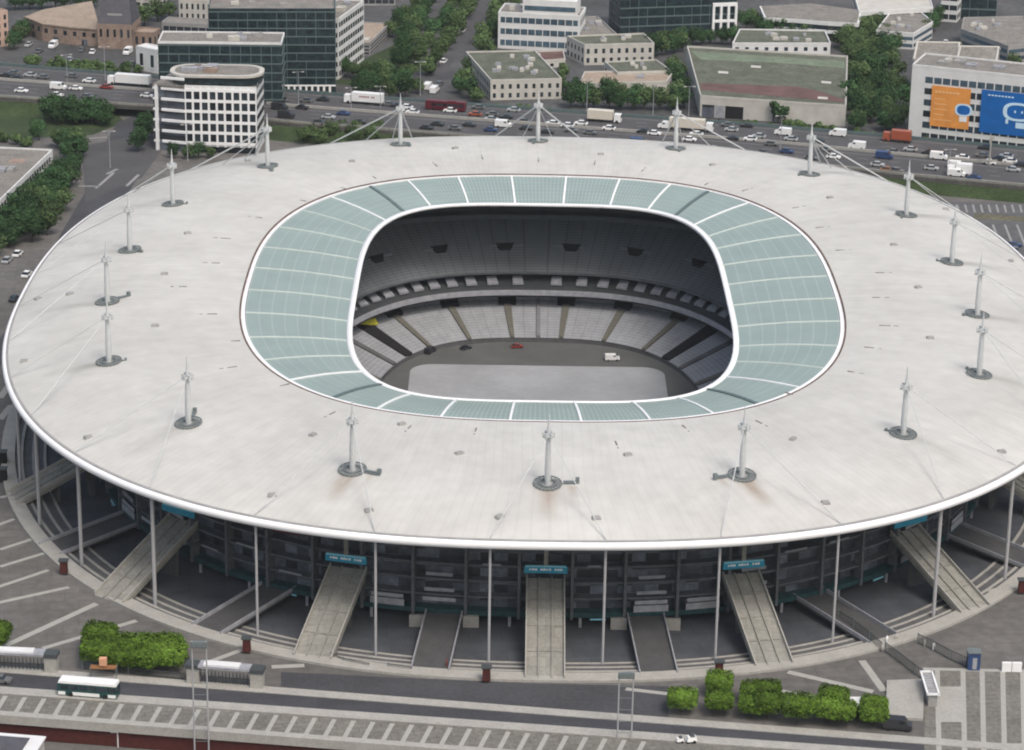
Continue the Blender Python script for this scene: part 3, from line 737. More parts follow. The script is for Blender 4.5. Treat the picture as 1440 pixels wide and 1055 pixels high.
# ================================================================== VEHICLES
def wheels(root,xs,w,r,loc=True):
    mb=MB(); mb.tube((0,-.12,0),(0,.12,0),r,r,10); 
    first=None
    for x in xs:
        for s in (-1,1):
            if first is None: o=mb.build('wheel',M['tyre'],root); first=o
            else: o=first.copy(); col.objects.link(o); o.parent=root
            o.location=(x,s*(w/2-.06),r)
def lathe_body(sec,w,wt):
    """side outline (x,z) list lower ring, upper narrower"""
    pass
CARS={}
def car_mesh(L,W,H,kind):
    b=MB(); g=MB()
    if kind=='car':
        lo=.28; mid=.78; hw=W/2
        prof_=[(-L/2,lo),(-L/2,.72),(-L/2+.15,.86),(-L*.2,.9),(L*.16,.92),(L/2-.1,.74),(L/2,.6),(L/2,lo)]
        n=len(prof_)
        for s in (-1,1):
            for x,z in prof_: b.v.append((x,s*(hw-(.05 if z>.8 else 0)),z))
        b.f.append(tuple(range(n))); b.mi.append(0); b.f.append(tuple(range(2*n-1,n-1,-1))); b.mi.append(0)
        for k in range(n):
            j=(k+1)%n; b.f.append((k,n+k,n+j,j)); b.mi.append(0)
        # roof panel
        b.box((-.12*L/4.2,0,H-.03),(L*.36,W*.74,.06))
        g.v=[(-L*.42,-hw+.08,.88),(L*.22,-hw+.08,.9),(L*.22,hw-.08,.9),(-L*.42,hw-.08,.88),(-L*.22,-W*.38,H-.06),(L*.05,-W*.38,H-.06),(L*.05,W*.38,H-.06),(-L*.22,W*.38,H-.06)]
        g.f=[(0,3,2,1),(4,5,6,7),(0,1,5,4),(1,2,6,5),(2,3,7,6),(3,0,4,7)]; g.mi=[0]*6
    else:
        hw=W/2
        prof_=[(-L/2,.35),(-L/2,H-.1),(-L/2+.1,H),(L*.22,H),(L*.36,H*.62),(L/2,H*.5),(L/2,.35)]
        n=len(prof_)
        for s in (-1,1):
            for x,z in prof_: b.v.append((x,s*hw,z))
        b.f.append(tuple(range(n))); b.mi.append(0); b.f.append(tuple(range(2*n-1,n-1,-1))); b.mi.append(0)
        for k in range(n):
            j=(k+1)%n; b.f.append((k,n+k,n+j,j)); b.mi.append(0)
        # windscreen and side glass
        x0,z0,x1,z1=L*.235,H*.96,L*.35,H*.65; g.v=[(x0+.05,-hw+.12,z0+.03),(x1+.04,-hw+.06,z1+.04),(x1+.04,hw-.06,z1+.04),(x0+.05,hw-.12,z0+.03)]; g.f=[(0,1,2,3)]; g.mi=[0]
        for s in (-1,1): g.box((L*.14,s*(hw+.0),H*.78),(L*.16,.04,H*.2))
    return b,g
def proto_car(color,kind):
    key=(color,kind)
    if key in CARS: return CARS[key]
    L,W,H=dict(car=(4.1,1.75,1.42),van=(5.0,1.95,2.2))[kind]
    root=empty({'car':'car','van':'van'}[kind],(0,0,-100))
    b,g=car_mesh(L,W,H,kind)
    b.build('body',M['car_'+color],root); g.build('windows',M['win'],root)
    wheels(root,(-L*.3,L*.31),W,.31)
    CARS[key]=[root,False]; return CARS[key]
def place(proto,loc,rz):
    if not proto[1]: proto[1]=True; o=proto[0]
    else: o=copy_tree(proto[0])
    o.location=loc; o.rotation_euler=(0,0,rz); return o
def make_truck(color,cabc,L=12.5,brand=None):
    root=empty('lorry',(0,0,0)); b=MB(); b.box((-1.2,0,2.25),(L-3.2,2.45,2.7)); t=b.build('trailer_box',M['car_'+color],root)
    b=MB(); b.box((L/2-1.35,0,1.55),(2.1,2.35,2.3),0,.94); c=b.build('cab',M['car_'+cabc],root)
    b=MB(); b.box((L/2-.33,0,2.0),(.12,2.0,.9)); b.build('windscreen',M['win'],c)
    b=MB(); b.box((-.6,0,.75),(L-1.5,1.1,.3)); b.build('chassis',M['dsteel'],root)
    if brand:
        b=MB()
        for s in (-1,1):
            for k in range(9):
                if k==2: continue
                b.box((-3.4+k*.55,s*1.235,2.5),(.36,.04,.5))
        b.build('side_lettering',M['car_red'],t)
    wheels(root,(-L*.4,-L*.31,-L*.1,L*.37),2.4,.48); return root
def make_bus(color,sidec,L=11.0):
    root=empty('bus',(0,0,0)); b=MB(); b.box((0,0,1.45),(L,2.45,2.2)); b.build('body',M[sidec],root)
    if sidec=='busd':
        for x_,w_ in ((-L*.43,1.3),(-L*.02,L*.46),(L*.42,1.4)):
            b=MB(); b.box((x_,0,.72),(w_,2.52,.62)); b.build('skirt_panel',M['car_white'],root)
    b=MB(); b.box((0,0,2.78),(L-.1,2.4,.42),0,.97); b.box((-2,0,3.05),(2.6,1.4,.2)); b.build('roof',M['car_'+color],root)
    for s in (-1,1):
        for k in range(6):
            b=MB(); b.box((-L/2+1.3+k*1.68,s*1.24,1.9),(1.45,.05,.85)); b.build('window',M['win'],root)
    b=MB(); b.box((L/2+.01,0,1.8),(.05,2.1,1.3)); b.build('windscreen',M['win'],root)
    wheels(root,(-L*.28,L*.3),2.4,.48); return root
# ------------------------------------------------------------------ motorway
MN=[(-450,318),(-165,246),(-118,237.4),(-75,221),(0,203.5),(67.7,187),(108.9,172),(140,163),(450,75)]
MF=[(-450,352),(-172.5,287),(-122.7,274),(-78,258),(0,240),(71,224),(110,213.5),(150,201),(450,112)]
ZM=4.0
def mlerp(f,k=None):
    """points along near and far edge at x"""
    pass
def yat(line,x):
    for (x0,y0),(x1,y1) in zip(line[:-1],line[1:]):
        if x0<=x<=x1: return y0+(y1-y0)*(x-x0)/(x1-x0)
    return line[0][1] if x<line[0][0] else line[-1][1]
def mpt(x,f): return (x,yat(MN,x)*(1-f)+yat(MF,x)*f)
XS=sorted(set([p[0] for p in MN]+[p[0] for p in MF]+[-300,-220,-200,-140,-100,-50,-25,25,40,90,125,180,240,300]))
def mstrip(name,m,f0,f1,z0,z1,xs=XS,width=None):
    mb=MB(); rows=[]
    for x in xs:
        a,b=mpt(x,f0),mpt(x,f1)
        if width: b=(a[0]+.25*width,a[1]+width)
        rows.append([(a[0],a[1],z0),(a[0],a[1],z1),(b[0],b[1],z1),(b[0],b[1],z0)])
    i=0
    for r in rows: mb.v+=r
    for k in range(len(rows)-1):
        for q in range(4):
            p=(q+1)%4; mb.f.append((k*4+q,k*4+p,(k+1)*4+p,(k+1)*4+q)); mb.mi.append(0)
    mb.f.append((0,1,2,3)); n=len(rows)-1; mb.f.append((n*4+3,n*4+2,n*4+1,n*4)); mb.mi+= [0,0]
    return mb.build(name,m)
tag(mstrip('motorway',M['mway'],0,1,ZM-1.3,ZM),kind='structure')
for f in (.075,.20,.32,.44,.60,.72,.84,.95):
    solid=f in (.075,.44,.60,.95)
    if solid: o=mstrip('lane_line',M['paint'],f,f,ZM+.004,ZM+.012,width=.22); tag(o,kind='structure')
    else:
        mb=MB(); x=-230
        while x<230:
            a=mpt(x,f); b=mpt(x+3,f); mb.face([(a[0],a[1],ZM+.008),(b[0],b[1],ZM+.008),(b[0],b[1]+.22,ZM+.008),(a[0],a[1]+.22,ZM+.008)]); x+=9
        tag(mb.build('lane_line',M['paint']),kind='structure')
tag(mstrip('central_barrier',M['pale'],.52,.52,ZM-.1,ZM+.8,width=.5),'long low concrete barrier down the middle of the motorway','barrier')
tag(mstrip('motorway_parapet',M['conc'],.0,.0,ZM-1.3,ZM+.7,width=.4),'pale concrete parapet along the stadium side of the motorway','barrier')
tag(mstrip('noise_barrier',M['band'],1.0,1.0,ZM-1.3,ZM+.9,width=.3),'low grey green screen along the far edge of the motorway','barrier')
# embankment
for xa,xb in ((-450,-133),(-112,450)):
    xs=[x for x in XS if xa<x<xb]; xs=[xa]+xs+[xb]; mb=MB(); rows=[]
    for x in xs:
        a,b=mpt(x,0),mpt(x,1); k=7 if x<0 else 3.5
        rows.append([(a[0]-.2*k,a[1]-k,-.1),(a[0],a[1]+.5,ZM-1.0),(b[0],b[1]-.5,ZM-1.0),(b[0]+.2*k,b[1]+5,-.1)])
    for r in rows: mb.v+=r
    for k in range(len(rows)-1):
        for q in range(4):
            p=(q+1)%4; mb.f.append((k*4+q,(k+1)*4+q,(k+1)*4+p,k*4+p)); mb.mi.append(0)
    n=len(rows)-1; mb.f.append((3,2,1,0)); mb.f.append((n*4,n*4+1,n*4+2,n*4+3)); mb.mi+=[0,0]
    struct(mb,'embankment',M['grass'])
# motorway vehicles from the photograph: (px,py,kind,colour)
veh=[(30,125,'car','white'),(82,121,'van','white'),(80,131,'car','white'),(8,103,'car','dark'),(22,107,'car','dark'),(42,103,'car','silver'),(60,106,'car','grey'),(18,100,'car','grey'),(207,132,'car','white'),(150,120,'car','red'),
(425,149,'car','dark'),(462,162,'car','silver'),(483,157,'car','blue'),(430,139,'car','grey'),(448,170,'car','dark'),(558,146,'car','dark'),(571,148,'car','white'),(580,155,'car','white'),(546,144,'car','grey'),(633,153,'car','white'),(668,158,'car','orange'),(690,165,'car','silver'),(692,158,'car','grey'),(708,174,'van','white'),(712,162,'car','dark'),(660,173,'car','dark'),(615,172,'car','dark'),(640,178,'car','grey'),(690,180,'car','blue'),(600,177,'car','dark'),
(777,171,'car','white'),(798,174,'car','white'),(817,171,'car','white'),(856,178,'car','white'),(735,168,'car','grey'),(740,178,'car','dark'),(770,183,'car','dark'),(830,184,'car','grey'),(905,182,'car','dark'),(920,185,'car','white'),(937,176,'van','white'),(979,186,'car','white'),(1030,192,'car','dark'),(1055,193,'car','white'),(1067,189,'car','silver'),(1050,174,'car','dark'),(1022,170,'car','grey'),(1085,200,'car','grey'),
(1101,185,'van','white'),(1112,193,'car','silver'),(1205,204,'van','white'),(1255,211,'car','grey'),(1172,218,'car','white'),(1306,212,'car','dark'),(1320,219,'van','white'),(1353,219,'car','white'),(1234,229,'car','silver'),(1249,239,'car','brown'),(1262,240,'car','grey'),(1310,234,'car','silver'),(1370,247,'car','blue'),(1391,226,'car','white'),(1405,221,'car','dark'),(1420,224,'car','white'),(1425,236,'car','silver'),(1415,217,'car','silver'),(1381,216,'car','grey'),(1436,229,'car','dark'),(1345,232,'van','white'),(1150,196,'car','dark'),(1160,208,'car','grey'),(1345,243,'van','white')]
rt=random.Random(99)
for f_ in (.14,.26,.38,.66,.78,.90):
    x=-215+rt.uniform(0,20)
    while x<200:
        if rt.random()<.62:
            y=yat(MN,x)*(1-f_)+yat(MF,x)*f_; q=pix((x,y,ZM+.6))
            if -5<q[0]<1445 and all(abs(q[0]-v[0])>24 or abs(q[1]-v[1])>7 for v in veh) and all(abs(q[0]-a)>45 or abs(q[1]-b)>12 for a,b in ((182,113),(512,139),(850,164),(972,176),(1262,192),(1350,239),(627,148))):
                veh.append((q[0],q[1]-2.5,rt.choice(('car','car','car','van')),rt.choice(('white','white','silver','dark','grey','grey','blue','dark'))))
        x+=rt.uniform(9,19)
def mdir(x):
    a,b=mpt(x-3,.5),mpt(x+3,.5); return math.atan2(b[1]-a[1],b[0]-a[0])
for px,py,k,c in veh:
    p=at(px,py+2.5,ZM+.5); p.z=ZM+.01; f=(p.y-yat(MN,p.x))/(yat(MF,p.x)-yat(MN,p.x))
    if f<0.02 or f>.98:
        f=min(max(f,.05),.93); q=mpt(p.x,f); p=Vector((q[0],q[1],ZM+.01))
    zone='on the near carriageway of the motorway' if f<.52 else 'on the far carriageway of the motorway'
    side=('left of grid-front office' if px<215 else 'behind left stadium half' if px<757 else 'behind right stadium half' if px<1200 else 'below billboard office')
    o=place(proto_car(c,k),p,mdir(p.x)+(math.pi if f>.52 else 0))
    cn={'dark':'black','silver':'silver','orange':'orange red'}.get(c,c)
    auto(o,f"{cn} {k}",('near' if f<.52 else 'far')+' carriageway '+side,k,'vehicles driving on the motorway')
def mveh(o,px,py,flip,lab,cat):
    p=at(px,py,ZM+1.6); p.z=ZM+.01; f=(p.y-yat(MN,p.x))/(yat(MF,p.x)-yat(MN,p.x)); f=min(max(f,.08),.92); q=mpt(p.x,f)
    o.location=(q[0],q[1],ZM+.01); o.rotation_euler=(0,0,mdir(q[0])+(math.pi if flip else 0)); tag(o,lab,cat,'vehicles driving on the motorway')
mveh(make_truck('white','white',14.5),182,113,1,'long white lorry on the motorway at the left, beside the grid-front office','lorry')
mveh(make_truck('white','white',13,True),512,139,1,'white lorry with red lettering on its trailer below the striped office wing','lorry')
mveh(make_truck('cream','white',11),850,164,0,'cream lorry with white cab on the motorway in front of the dark trees','lorry')
mveh(make_truck('cream','white',14),972,176,0,'cream lorry passing behind the roof mast below the green roofed warehouse','lorry')
mveh(make_truck('orange','orange',9),1262,192,1,'orange red lorry near the foot of the billboard office','lorry')
o=make_truck('white','white',7.5); mveh(o,1350,239,1,'large white box truck on the near lanes below the blue banner','truck')
mveh(make_bus('maroon','car_maroon',12.5),627,148,1,'dark red coach on the motorway right of the tree lined avenue','coach')
def quad(name,pts,z,m,kind='structure'):
    mb=MB(); mb.face([(p[0],p[1],z) for p in pts]); 
    me_=mb.build(name,m)
    if me_.data.polygons[0].normal.z<0: me_.data.flip_normals()
    if kind: tag(me_,kind=kind)
    return me_
# ------------------------------------------------------------------ ground sheets
def inter(th,poly):
    d=Vector((math.cos(th),math.sin(th))); best=None
    for k in range(len(poly)):
        a=Vector(poly[k]); b=Vector(poly[(k+1)%len(poly)]); e=b-a; den=d.x*e.y-d.y*e.x
        if abs(den)<1e-9: continue
        t=(a.x*e.y-a.y*e.x)/den; u=(a.x*d.y-a.y*d.x)/den
        if t>0 and -1e-6<=u<=1+1e-6 and (best is None or t<best): best=t
    return d*best
pa=at(0,1010,0); pb=at(560,1053,0); dd=(pb-pa).normalized()
def par(t,off=0.0):   # along parapet line, off = to the north
    return (pa.x+dd.x*t-dd.y*off, pa.y+dd.y*t+dd.x*off)
S0,S1=par(-1500),par(1500)
outer=[S0,S1,(3500,500),(3500,4500),(-3500,4500),(-3500,500)]
N=720; inner=ring(116.6,144.0,2.3,0,N); mb=MB()
mid=[]; out=[]
for p in inner:
    th=math.atan2(p[1],p[0]); q=inter(th,outer); out.append((q.x,q.y,0))
mb.grid([inner,out][::-1]); struct(mb,'ground',M['ground'])
mb=MB(); mb.face([(-3500,-2500,-4.0),(3500,-2500,-4.0),(3500,-110,-4.0),(-3500,-110,-4.0)]); mb.f=[mb.f[0]]; lg=struct(mb,'lower_ground',M['ground'])
quad('lower_road',[(-400,-400,0),(400,-400,0),par(450,-3)+(0,),par(-450,-3)+(0,)],-3.97,M['asphalt'])
# south retaining wall (dark red) and parapet
def wallseg(name,t0,t1,off,th,z0,z1,m,parent=None):
    a,b,c,d=par(t0,off),par(t1,off),par(t1,off+th),par(t0,off+th); mb=MB(); mb.prism([a,b,c,d],z0,z1); return mb.build(name,m,parent)
o=wallseg('retaining_wall',-200,300,.3,.6,-3.9,-.02,M['red']); tag(o,'dark red retaining wall below the striped terrace','wall')
o=wallseg('terrace_parapet',-200,300,-.25,1.6,-.9,.75,M['pale']); tag(o,'thick pale concrete parapet edging the striped terrace','wall')
def strip_px(name,a,b,w,z,m):
    A=at(a[0],a[1],0); B=at(b[0],b[1],0); d=(B-A).normalized(); s=Vector((-d.y,d.x,0))*w/2
    return quad(name,[A-s,B-s,B+s,A+s],z,m)
# road in front: from px lines
ru=(at(0,950),at(1290,1050)); 
def off_line(px0,px1,t0,t1):
    A,B=at(*px0),at(*px1); d=(B-A); return A+d*t0,A+d*t1
A0,A1=off_line((0,946),(720,1002),-.8,2.6); B0,B1=off_line((0,970),(720,1021),-.8,2.6)
quad('front_road',[B0,B1,A1,A0],.012,M['road'])
def raised(name,P,Q,w,z0,z1,m,north=True):
    d=(Q-P).normalized(); s=Vector((-d.y,d.x,0))*w
    mb=MB(); mb.prism([P[:2],Q[:2],(Q+s)[:2],(P+s)[:2]],z0,z1); return mb.build(name,m)
tag(raised('kerb_strip',A0,A1,2.4,-.02,.16,M['pale']),kind='structure')
C0,C1=off_line((0,976),(720,1027),-.8,2.6)
tag(raised('kerb_strip',C0,C1,2.6,-.02,.16,M['pale']),kind='structure')
tp=[par(-200,1.4),par(300,1.4),tuple(C1[:2]),tuple(C0[:2])]
quad('terrace',tp,.008,M['terrace'])
# darker band between forecourt ring and road, in the middle
quad('forecourt_lane',[at(395,945),at(395,966),at(940,1012),at(940,965),at(770,962),at(600,955)],.008,M['asphalt'])
# terrace stone strips
mb=MB()
k=0
for i in range(34):
    x0=8+i*27.2; y_=977+ x0*.0715; a=at(x0,y_+1); b=at(x0-15,y_+26+x0*.004)
    d=(b-a).normalized(); s=Vector((-d.y,d.x,0))*.42
    mb.face([(q.x,q.y,.02) for q in (a-s,b-s,b+s,a+s)])
struct(mb,'terrace_strips',M['line'])
# forecourt radial strips
mb=MB()
for a,b,w in [((0,773),(52,756),.5),((0,797),(66,777),.5),((-40,838),(68,802),.5),((-40,856),(97,826),.55),((8,908),(136,849),.7),((60,912),(118,895),.6),((165,881),(192,873),.6),((-60,760),(20,730),.5),((1212,929),(1243,972),.7),((1108,945),(1228,973),.7),((1095,971),(1160,984),.6),((1388,831),(1480,818),.6),((382,938),(428,936),.7),((286,934),(340,914),.6),((880,969),(940,976),.6),((0,700),(12,697),.5),((0,560),(28,520),.8),((0,590),(16,570),.8)]:
    A=at(*a);B=at(*b); d=(B-A).normalized(); s=Vector((-d.y,d.x,0))*w
    mb.face([(q.x,q.y,.02) for q in (A-s,B-s,B+s,A+s)])
struct(mb,'paving_strips',M['line'])
# right bottom plaza
quad('plaza_terrace',[at(1300,1090),at(1300,940),at(1540,947),at(1560,1090)],.03,M['terrace'])
mb=MB()
for x0 in (1318,1354,1381,1410,1438,1466):
    A=at(x0,942);B=at(x0+3,1080); s=Vector((.45,0,0)); mb.face([(q.x,q.y,.045) for q in (B-s,B+s,A+s,A-s)])
for y0 in (941,1045):
    A=at(1298,y0);B=at(1520,y0+5); s=Vector((0,.55,0)); mb.face([(q.x,q.y,.05) for q in (A-s,B-s,B+s,A+s)])
struct(mb,'plaza_strips',M['line'])
quad('pale_patch',[at(1322,1016),at(1356,1016),at(1355,966),at(1322,966)],.06,M['pale'])
A=at(1245,1012);B=at(1298,1014);C_=at(1300,958);D=at(1247,960)
mb=MB(); mb.prism([A[:2],B[:2],C_[:2],D[:2]],-.02,.5); tag(mb.build('paved_platform',M['pale']),'square pale paved platform beside the steel stair block, lower right','platform')
# streets behind
# left street
def poly_px(name,pts,z,m): return quad(name,[at(*p) for p in pts],z,m)
quad('district_ground',[(-700,262),(-180,262),(0,232),(120,190),(700,30),(900,1800),(-900,1800)],.006,M['district'])
poly_px('street',[(-60,560),(40,420),(85,330),(120,270),(140,215),(165,172),(225,150),(232,175),(205,230),(170,290),(110,350),(30,450),(-20,560)],.012,M['asphalt'])
poly_px('junction',[(115,205),(200,190),(235,200),(200,250),(120,285)],.02,M['mway'])
mb=MB()
for a,b in [((135,265),(160,243)),((110,262),(140,262)),((178,262),(195,246)),((150,245),(165,238)),((125,195),(150,193))]:
    A=at(*a);B=at(*b); d=(B-A).normalized(); s=Vector((-d.y,d.x,0))*.45
    mb.face([(q.x,q.y,.035) for q in (A-s,B-s,B+s,A+s)])
struct(mb,'crossing_markings',M['paint'])
poly_px('avenue_road',[(598,150),(612,118),(636,90),(700,0),(720,-60),(690,-60),(672,0),(620,84),(585,120),(575,150)],.012,M['mway'])
poly_px('cross_street',[(480,112),(760,112),(760,104),(480,100)],.02,M['asphalt'])
# right side: lower road, verge, car park
poly_px('side_road',[(1240,262),(1500,278),(1500,266),(1240,247)],.012,M['asphalt'])
poly_px('verge',[(1250,252),(1500,262),(1500,256),(1250,244)],.03,M['dirt'])
poly_px('parking_ground',[(1300,282),(1520,290),(1600,420),(1440,420),(1380,320)],.02,M['dconc'])
poly_px('verge',[(1370,308),(1500,316),(1500,309),(1370,300)],.035,M['dirt'])
mb=MB()
for k in range(9):
    A=at(1362+k*17,318-2);B=at(1376+k*17,350+2); s=Vector((.3,0,0)); mb.face([(q.x,q.y,.03) for q in (A-s,B-s,B+s,A+s)][::-1])
for k in range(16):
    A=at(1335+k*11,288);B=at(1338+k*11,299); s=Vector((.28,0,0)); mb.face([(q.x,q.y,.03) for q in (A-s,B-s,B+s,A+s)][::-1])
struct(mb,'parking_lines',M['paint'])
# grass in the blocks behind the motorway
poly_px('lawn',[(0,150),(-80,130),(-80,200),(130,190),(175,172),(165,160)],.01,M['grass'])
poly_px('lawn',[(470,118),(600,128),(612,105),(560,60),(500,90)],.01,M['grass'])
# ================================================================== TREES
def crown_mesh(seed,r,h,nleaf,lobes,flat=False,size=.55):
    rnd=random.Random(seed); mb=MB()
    L_=[]
    for k in range(lobes):
        if flat: L_.append((rnd.uniform(-r*.62,r*.62),rnd.uniform(-r*.62,r*.62),rnd.uniform(h*.42,h*.56),rnd.uniform(.32,.46)*r,h*.42))
        else:
            t=rnd.random()*6.283; q=rnd.random()**.5*r*.55; zc=rnd.uniform(.2,.78)*h; s=rnd.uniform(.34,.58)*r*(1.15-.35*abs(zc/h-.4))
            L_.append((math.cos(t)*q,math.sin(t)*q,zc,s,s*.9))
    if flat:
        from mathutils import noise
        for k in range(nleaf):
            v=Vector((rnd.gauss(0,1),rnd.gauss(0,1),rnd.gauss(0,1))).normalized()
            m=(abs(v.x)**7+abs(v.y)**7+abs(v.z)**7)**(1/7); q=rnd.uniform(.80,1.02)*(1+.13*noise.noise(v*2.3+Vector((seed,0,0)))+.08*noise.noise(v*6+Vector((0,seed,0))))
            c=Vector((v.x/m*r*q*.86,v.y/m*r*q*.86,h*.5+v.z/m*h*.5*q)); nn=(v+Vector((rnd.uniform(-.9,.9),rnd.uniform(-.9,.9),rnd.uniform(-.4,.9)))).normalized()
            a=nn.orthogonal().normalized(); b=nn.cross(a); t=rnd.random()*6.28; a,b=a*math.cos(t)+b*math.sin(t),b*math.cos(t)-a*math.sin(t); w=size*rnd.uniform(.5,1.2)
            mb.face([c-a*w*.5,c-b*w*.5,c+a*w*.5,c+b*w*.5])
        return mb
    for k in range(nleaf):
        lx,ly,lz,s,sz=L_[rnd.randrange(lobes)]
        while True:
            v=Vector((rnd.gauss(0,1),rnd.gauss(0,1),rnd.gauss(0,1)))
            if v.length>.1: break
        v.normalize(); q=rnd.uniform(.72,1.06)
        c=Vector((lx+v.x*s*q,ly+v.y*s*q,lz+v.z*sz*q))
        nn=(v+Vector((rnd.uniform(-.7,.7),rnd.uniform(-.7,.7),rnd.uniform(-.3,.9)))).normalized()
        a=nn.orthogonal().normalized(); b=nn.cross(a); t=rnd.random()*6.28
        a,b=a*math.cos(t)+b*math.sin(t),b*math.cos(t)-a*math.sin(t)
        w=size*rnd.uniform(.6,1.25); l=w*rnd.uniform(.8,1.3)
        mb.face([c-a*w*.5-b*l*.1,c-b*l*.55,c+a*w*.5-b*l*.05,c+b*l*.5])
    return mb
TPL={}
def tree_proto(kind,var):
    key=(kind,var)
    if key in TPL: return TPL[key]
    if kind=='round': r,h,th,m,nl,lb,fl=3.9,6.9,1.5,M['leaf'],1300,15,False
    elif kind=='olive': r,h,th,m,nl,lb,fl=3.6,6.0,1.4,M['leaf2'],1100,13,False
    elif kind=='box': r,h,th,m,nl,lb,fl=3.5,3.0,2.2,M['leafb'],4200,18,True
    elif kind=='bush': r,h,th,m,nl,lb,fl=1.9,2.6,.3,M['leaf2'],350,6,False
    elif kind=='conifer': r,h,th,m,nl,lb,fl=1.4,6.5,1.0,M['leaf'],420,8,False
    root=empty({'round':'broadleaf_tree','olive':'young_tree','box':'clipped_tree','bush':'bush','conifer':'conifer_tree'}[kind],(0,0,-100))
    mb=crown_mesh(var*17+hash(kind)%1 + len(kind)*31,r,h,nl,lb,fl,.62 if kind!='box' else .42)
    mb.v=[(a,b,c+th) for a,b,c in mb.v]
    mb.build('crown',m,root)
    mb=MB(); mb.tube((0,0,-.1),(0,0,th+h*.3),.2 if kind!='box' else .11,.1,7)
    for k in range(3):
        t=k*2.1+var; mb.tube((0,0,th*.8),(math.cos(t)*r*.45,math.sin(t)*r*.45,th+h*.45),.1,.04,5)
    mb.build('trunk',M['bark'],root)
    TPL[key]=[root,False]; return TPL[key]
def tree(kind,x,y,z,sc,zone,desc=None,group=None):
    random_v=random.randrange(4)
    if kind=='round' and random.random()<.3: kind='olive'
    o=place(tree_proto(kind,random_v),(x,y,z),random.random()*6.28 if kind!='box' else -.13+random.uniform(-.1,.1)); s=sc*random.uniform(.88,1.12); o.scale=(s,s,s*random.uniform(.9,1.1))
    d=desc or {'round':'dark leafy tree','olive':'olive green tree','box':'bright clipped tree','bush':'low bush','conifer':'slim conifer'}[kind]
    auto(o,d,zone,'tree' if kind!='bush' else 'bush',group or 'trees '+zone); return o
def trees_line(kind,a,b,n,sc,zone,jit=.8,zc=3.5,z0=0,**k):
    """crown centres run from pixel a to pixel b"""
    A=at(a[0],a[1],z0+zc*sc); B=at(b[0],b[1],z0+zc*sc)
    for i in range(n):
        f=i/(n-1) if n>1 else .5; p=A+(B-A)*f
        tree(kind,p.x+random.uniform(-jit,jit),p.y+random.uniform(-jit,jit),z0,sc,zone,**k)
def trees_fill(kind,poly,sp,sc,zone,zc=3.5,**k):
    P=[at(p[0],p[1],zc*sc) for p in poly]; xs=[p.x for p in P]; ys=[p.y for p in P]; n=len(P)
    y=min(ys); row=0
    while y<=max(ys):
        x=min(xs)+(row%2)*sp/2
        while x<=max(xs):
            c=False
            for i in range(n):
                a,b=P[i],P[(i+1)%n]
                if (a.y>y)!=(b.y>y) and x<(b.x-a.x)*(y-a.y)/(b.y-a.y)+a.x: c=not c
            if c: tree(kind,x+random.uniform(-sp*.22,sp*.22),y+random.uniform(-sp*.22,sp*.22),0,sc,zone,**k)
            x+=sp
        y+=sp*.9; row+=1
random.seed(21)
# avenue rows
trees_line('olive',(603,92),(668,-6),10,1.0,'in the row left of the avenue roadway')
trees_line('round',(586,78),(648,-8),9,.9,'in the second row left of the avenue')
trees_line('round',(566,60),(612,-8),7,.95,'in the third row left of the avenue')
trees_line('olive',(676,62),(712,-6),7,1.0,'in the row right of the avenue')
trees_line('round',(690,66),(722,0),5,.95,'in the outer row right of the avenue')
trees_fill('round',[(500,98),(592,92),(592,128),(500,132)],7.2,.8,'on the lawn left of the avenue mouth')
trees_fill('round',[(555,62),(590,72),(590,92),(548,88)],7,.8,'between the tan L-shaped building and avenue')
# below glass office near stadium
trees_fill('olive',[(412,182),(540,176),(535,196),(415,198)],5.6,.72,'between the stadium roof and the motorway',group='trees behind the stadium roof')
# around grid office base
trees_line('round',(205,168),(196,200),3,.8,'left of the grid-front office')
trees_line('round',(245,212),(300,214),4,.6,'at the foot of the grid-front office')
# left
trees_line('round',(78,150),(150,160),5,1.0,'on the motorway embankment at the left')
trees_line('bush',(40,185),(5,178),3,1.3,'on the verge behind the flat roofed building')
trees_line('round',(55,186),(102,205),3,.75,'behind the flat roofed building at left edge')
trees_line('round',(95,212),(108,228),2,.8,'right of the flat roofed building')
trees_line('round',(92,252),(20,330),9,.85,'in the dense row along the left street')
trees_line('round',(70,252),(-10,318),8,.8,'in the row beside the flat roofed building')
trees_line('round',(30,312),(-8,335),3,.8,'at the near end of the left street row')
trees_line('bush',(40,76),(150,82),9,1.3,'in the hedge below the tan building')
trees_line('bush',(100,88),(190,84),7,1.3,'in the hedge beside the motorway screen')
trees_line('round',(22,2),(130,-2),7,.9,'on the horizon side of the tan building')
trees_line('olive',(205,22),(240,12),3,1.0,'beside the slate roofed block')
# centre
trees_line('round',(800,138),(945,142),9,.9,'in the row in front of the tan roofed block')
trees_line('round',(812,128),(915,130),6,.8,'close against the tan roofed block wall')
trees_line('round',(648,120),(672,132),3,.85,'left of the moss roofed block')
trees_line('bush',(700,142),(770,146),6,1.1,'in the hedge before the moss roofed block')
trees_line('round',(958,100),(962,140),3,.8,'left of the green roofed warehouse')
trees_line('round',(930,52),(1028,52),8,.75,'below the dark glass office')
trees_line('bush',(792,88),(790,110),3,1.2,'between the moss roofed and pale blocks')
trees_line('round',(1030,28),(1068,34),3,.8,'right of the white framed wing')
trees_line('round',(1085,40),(1165,44),6,.8,'in front of the curved white office')
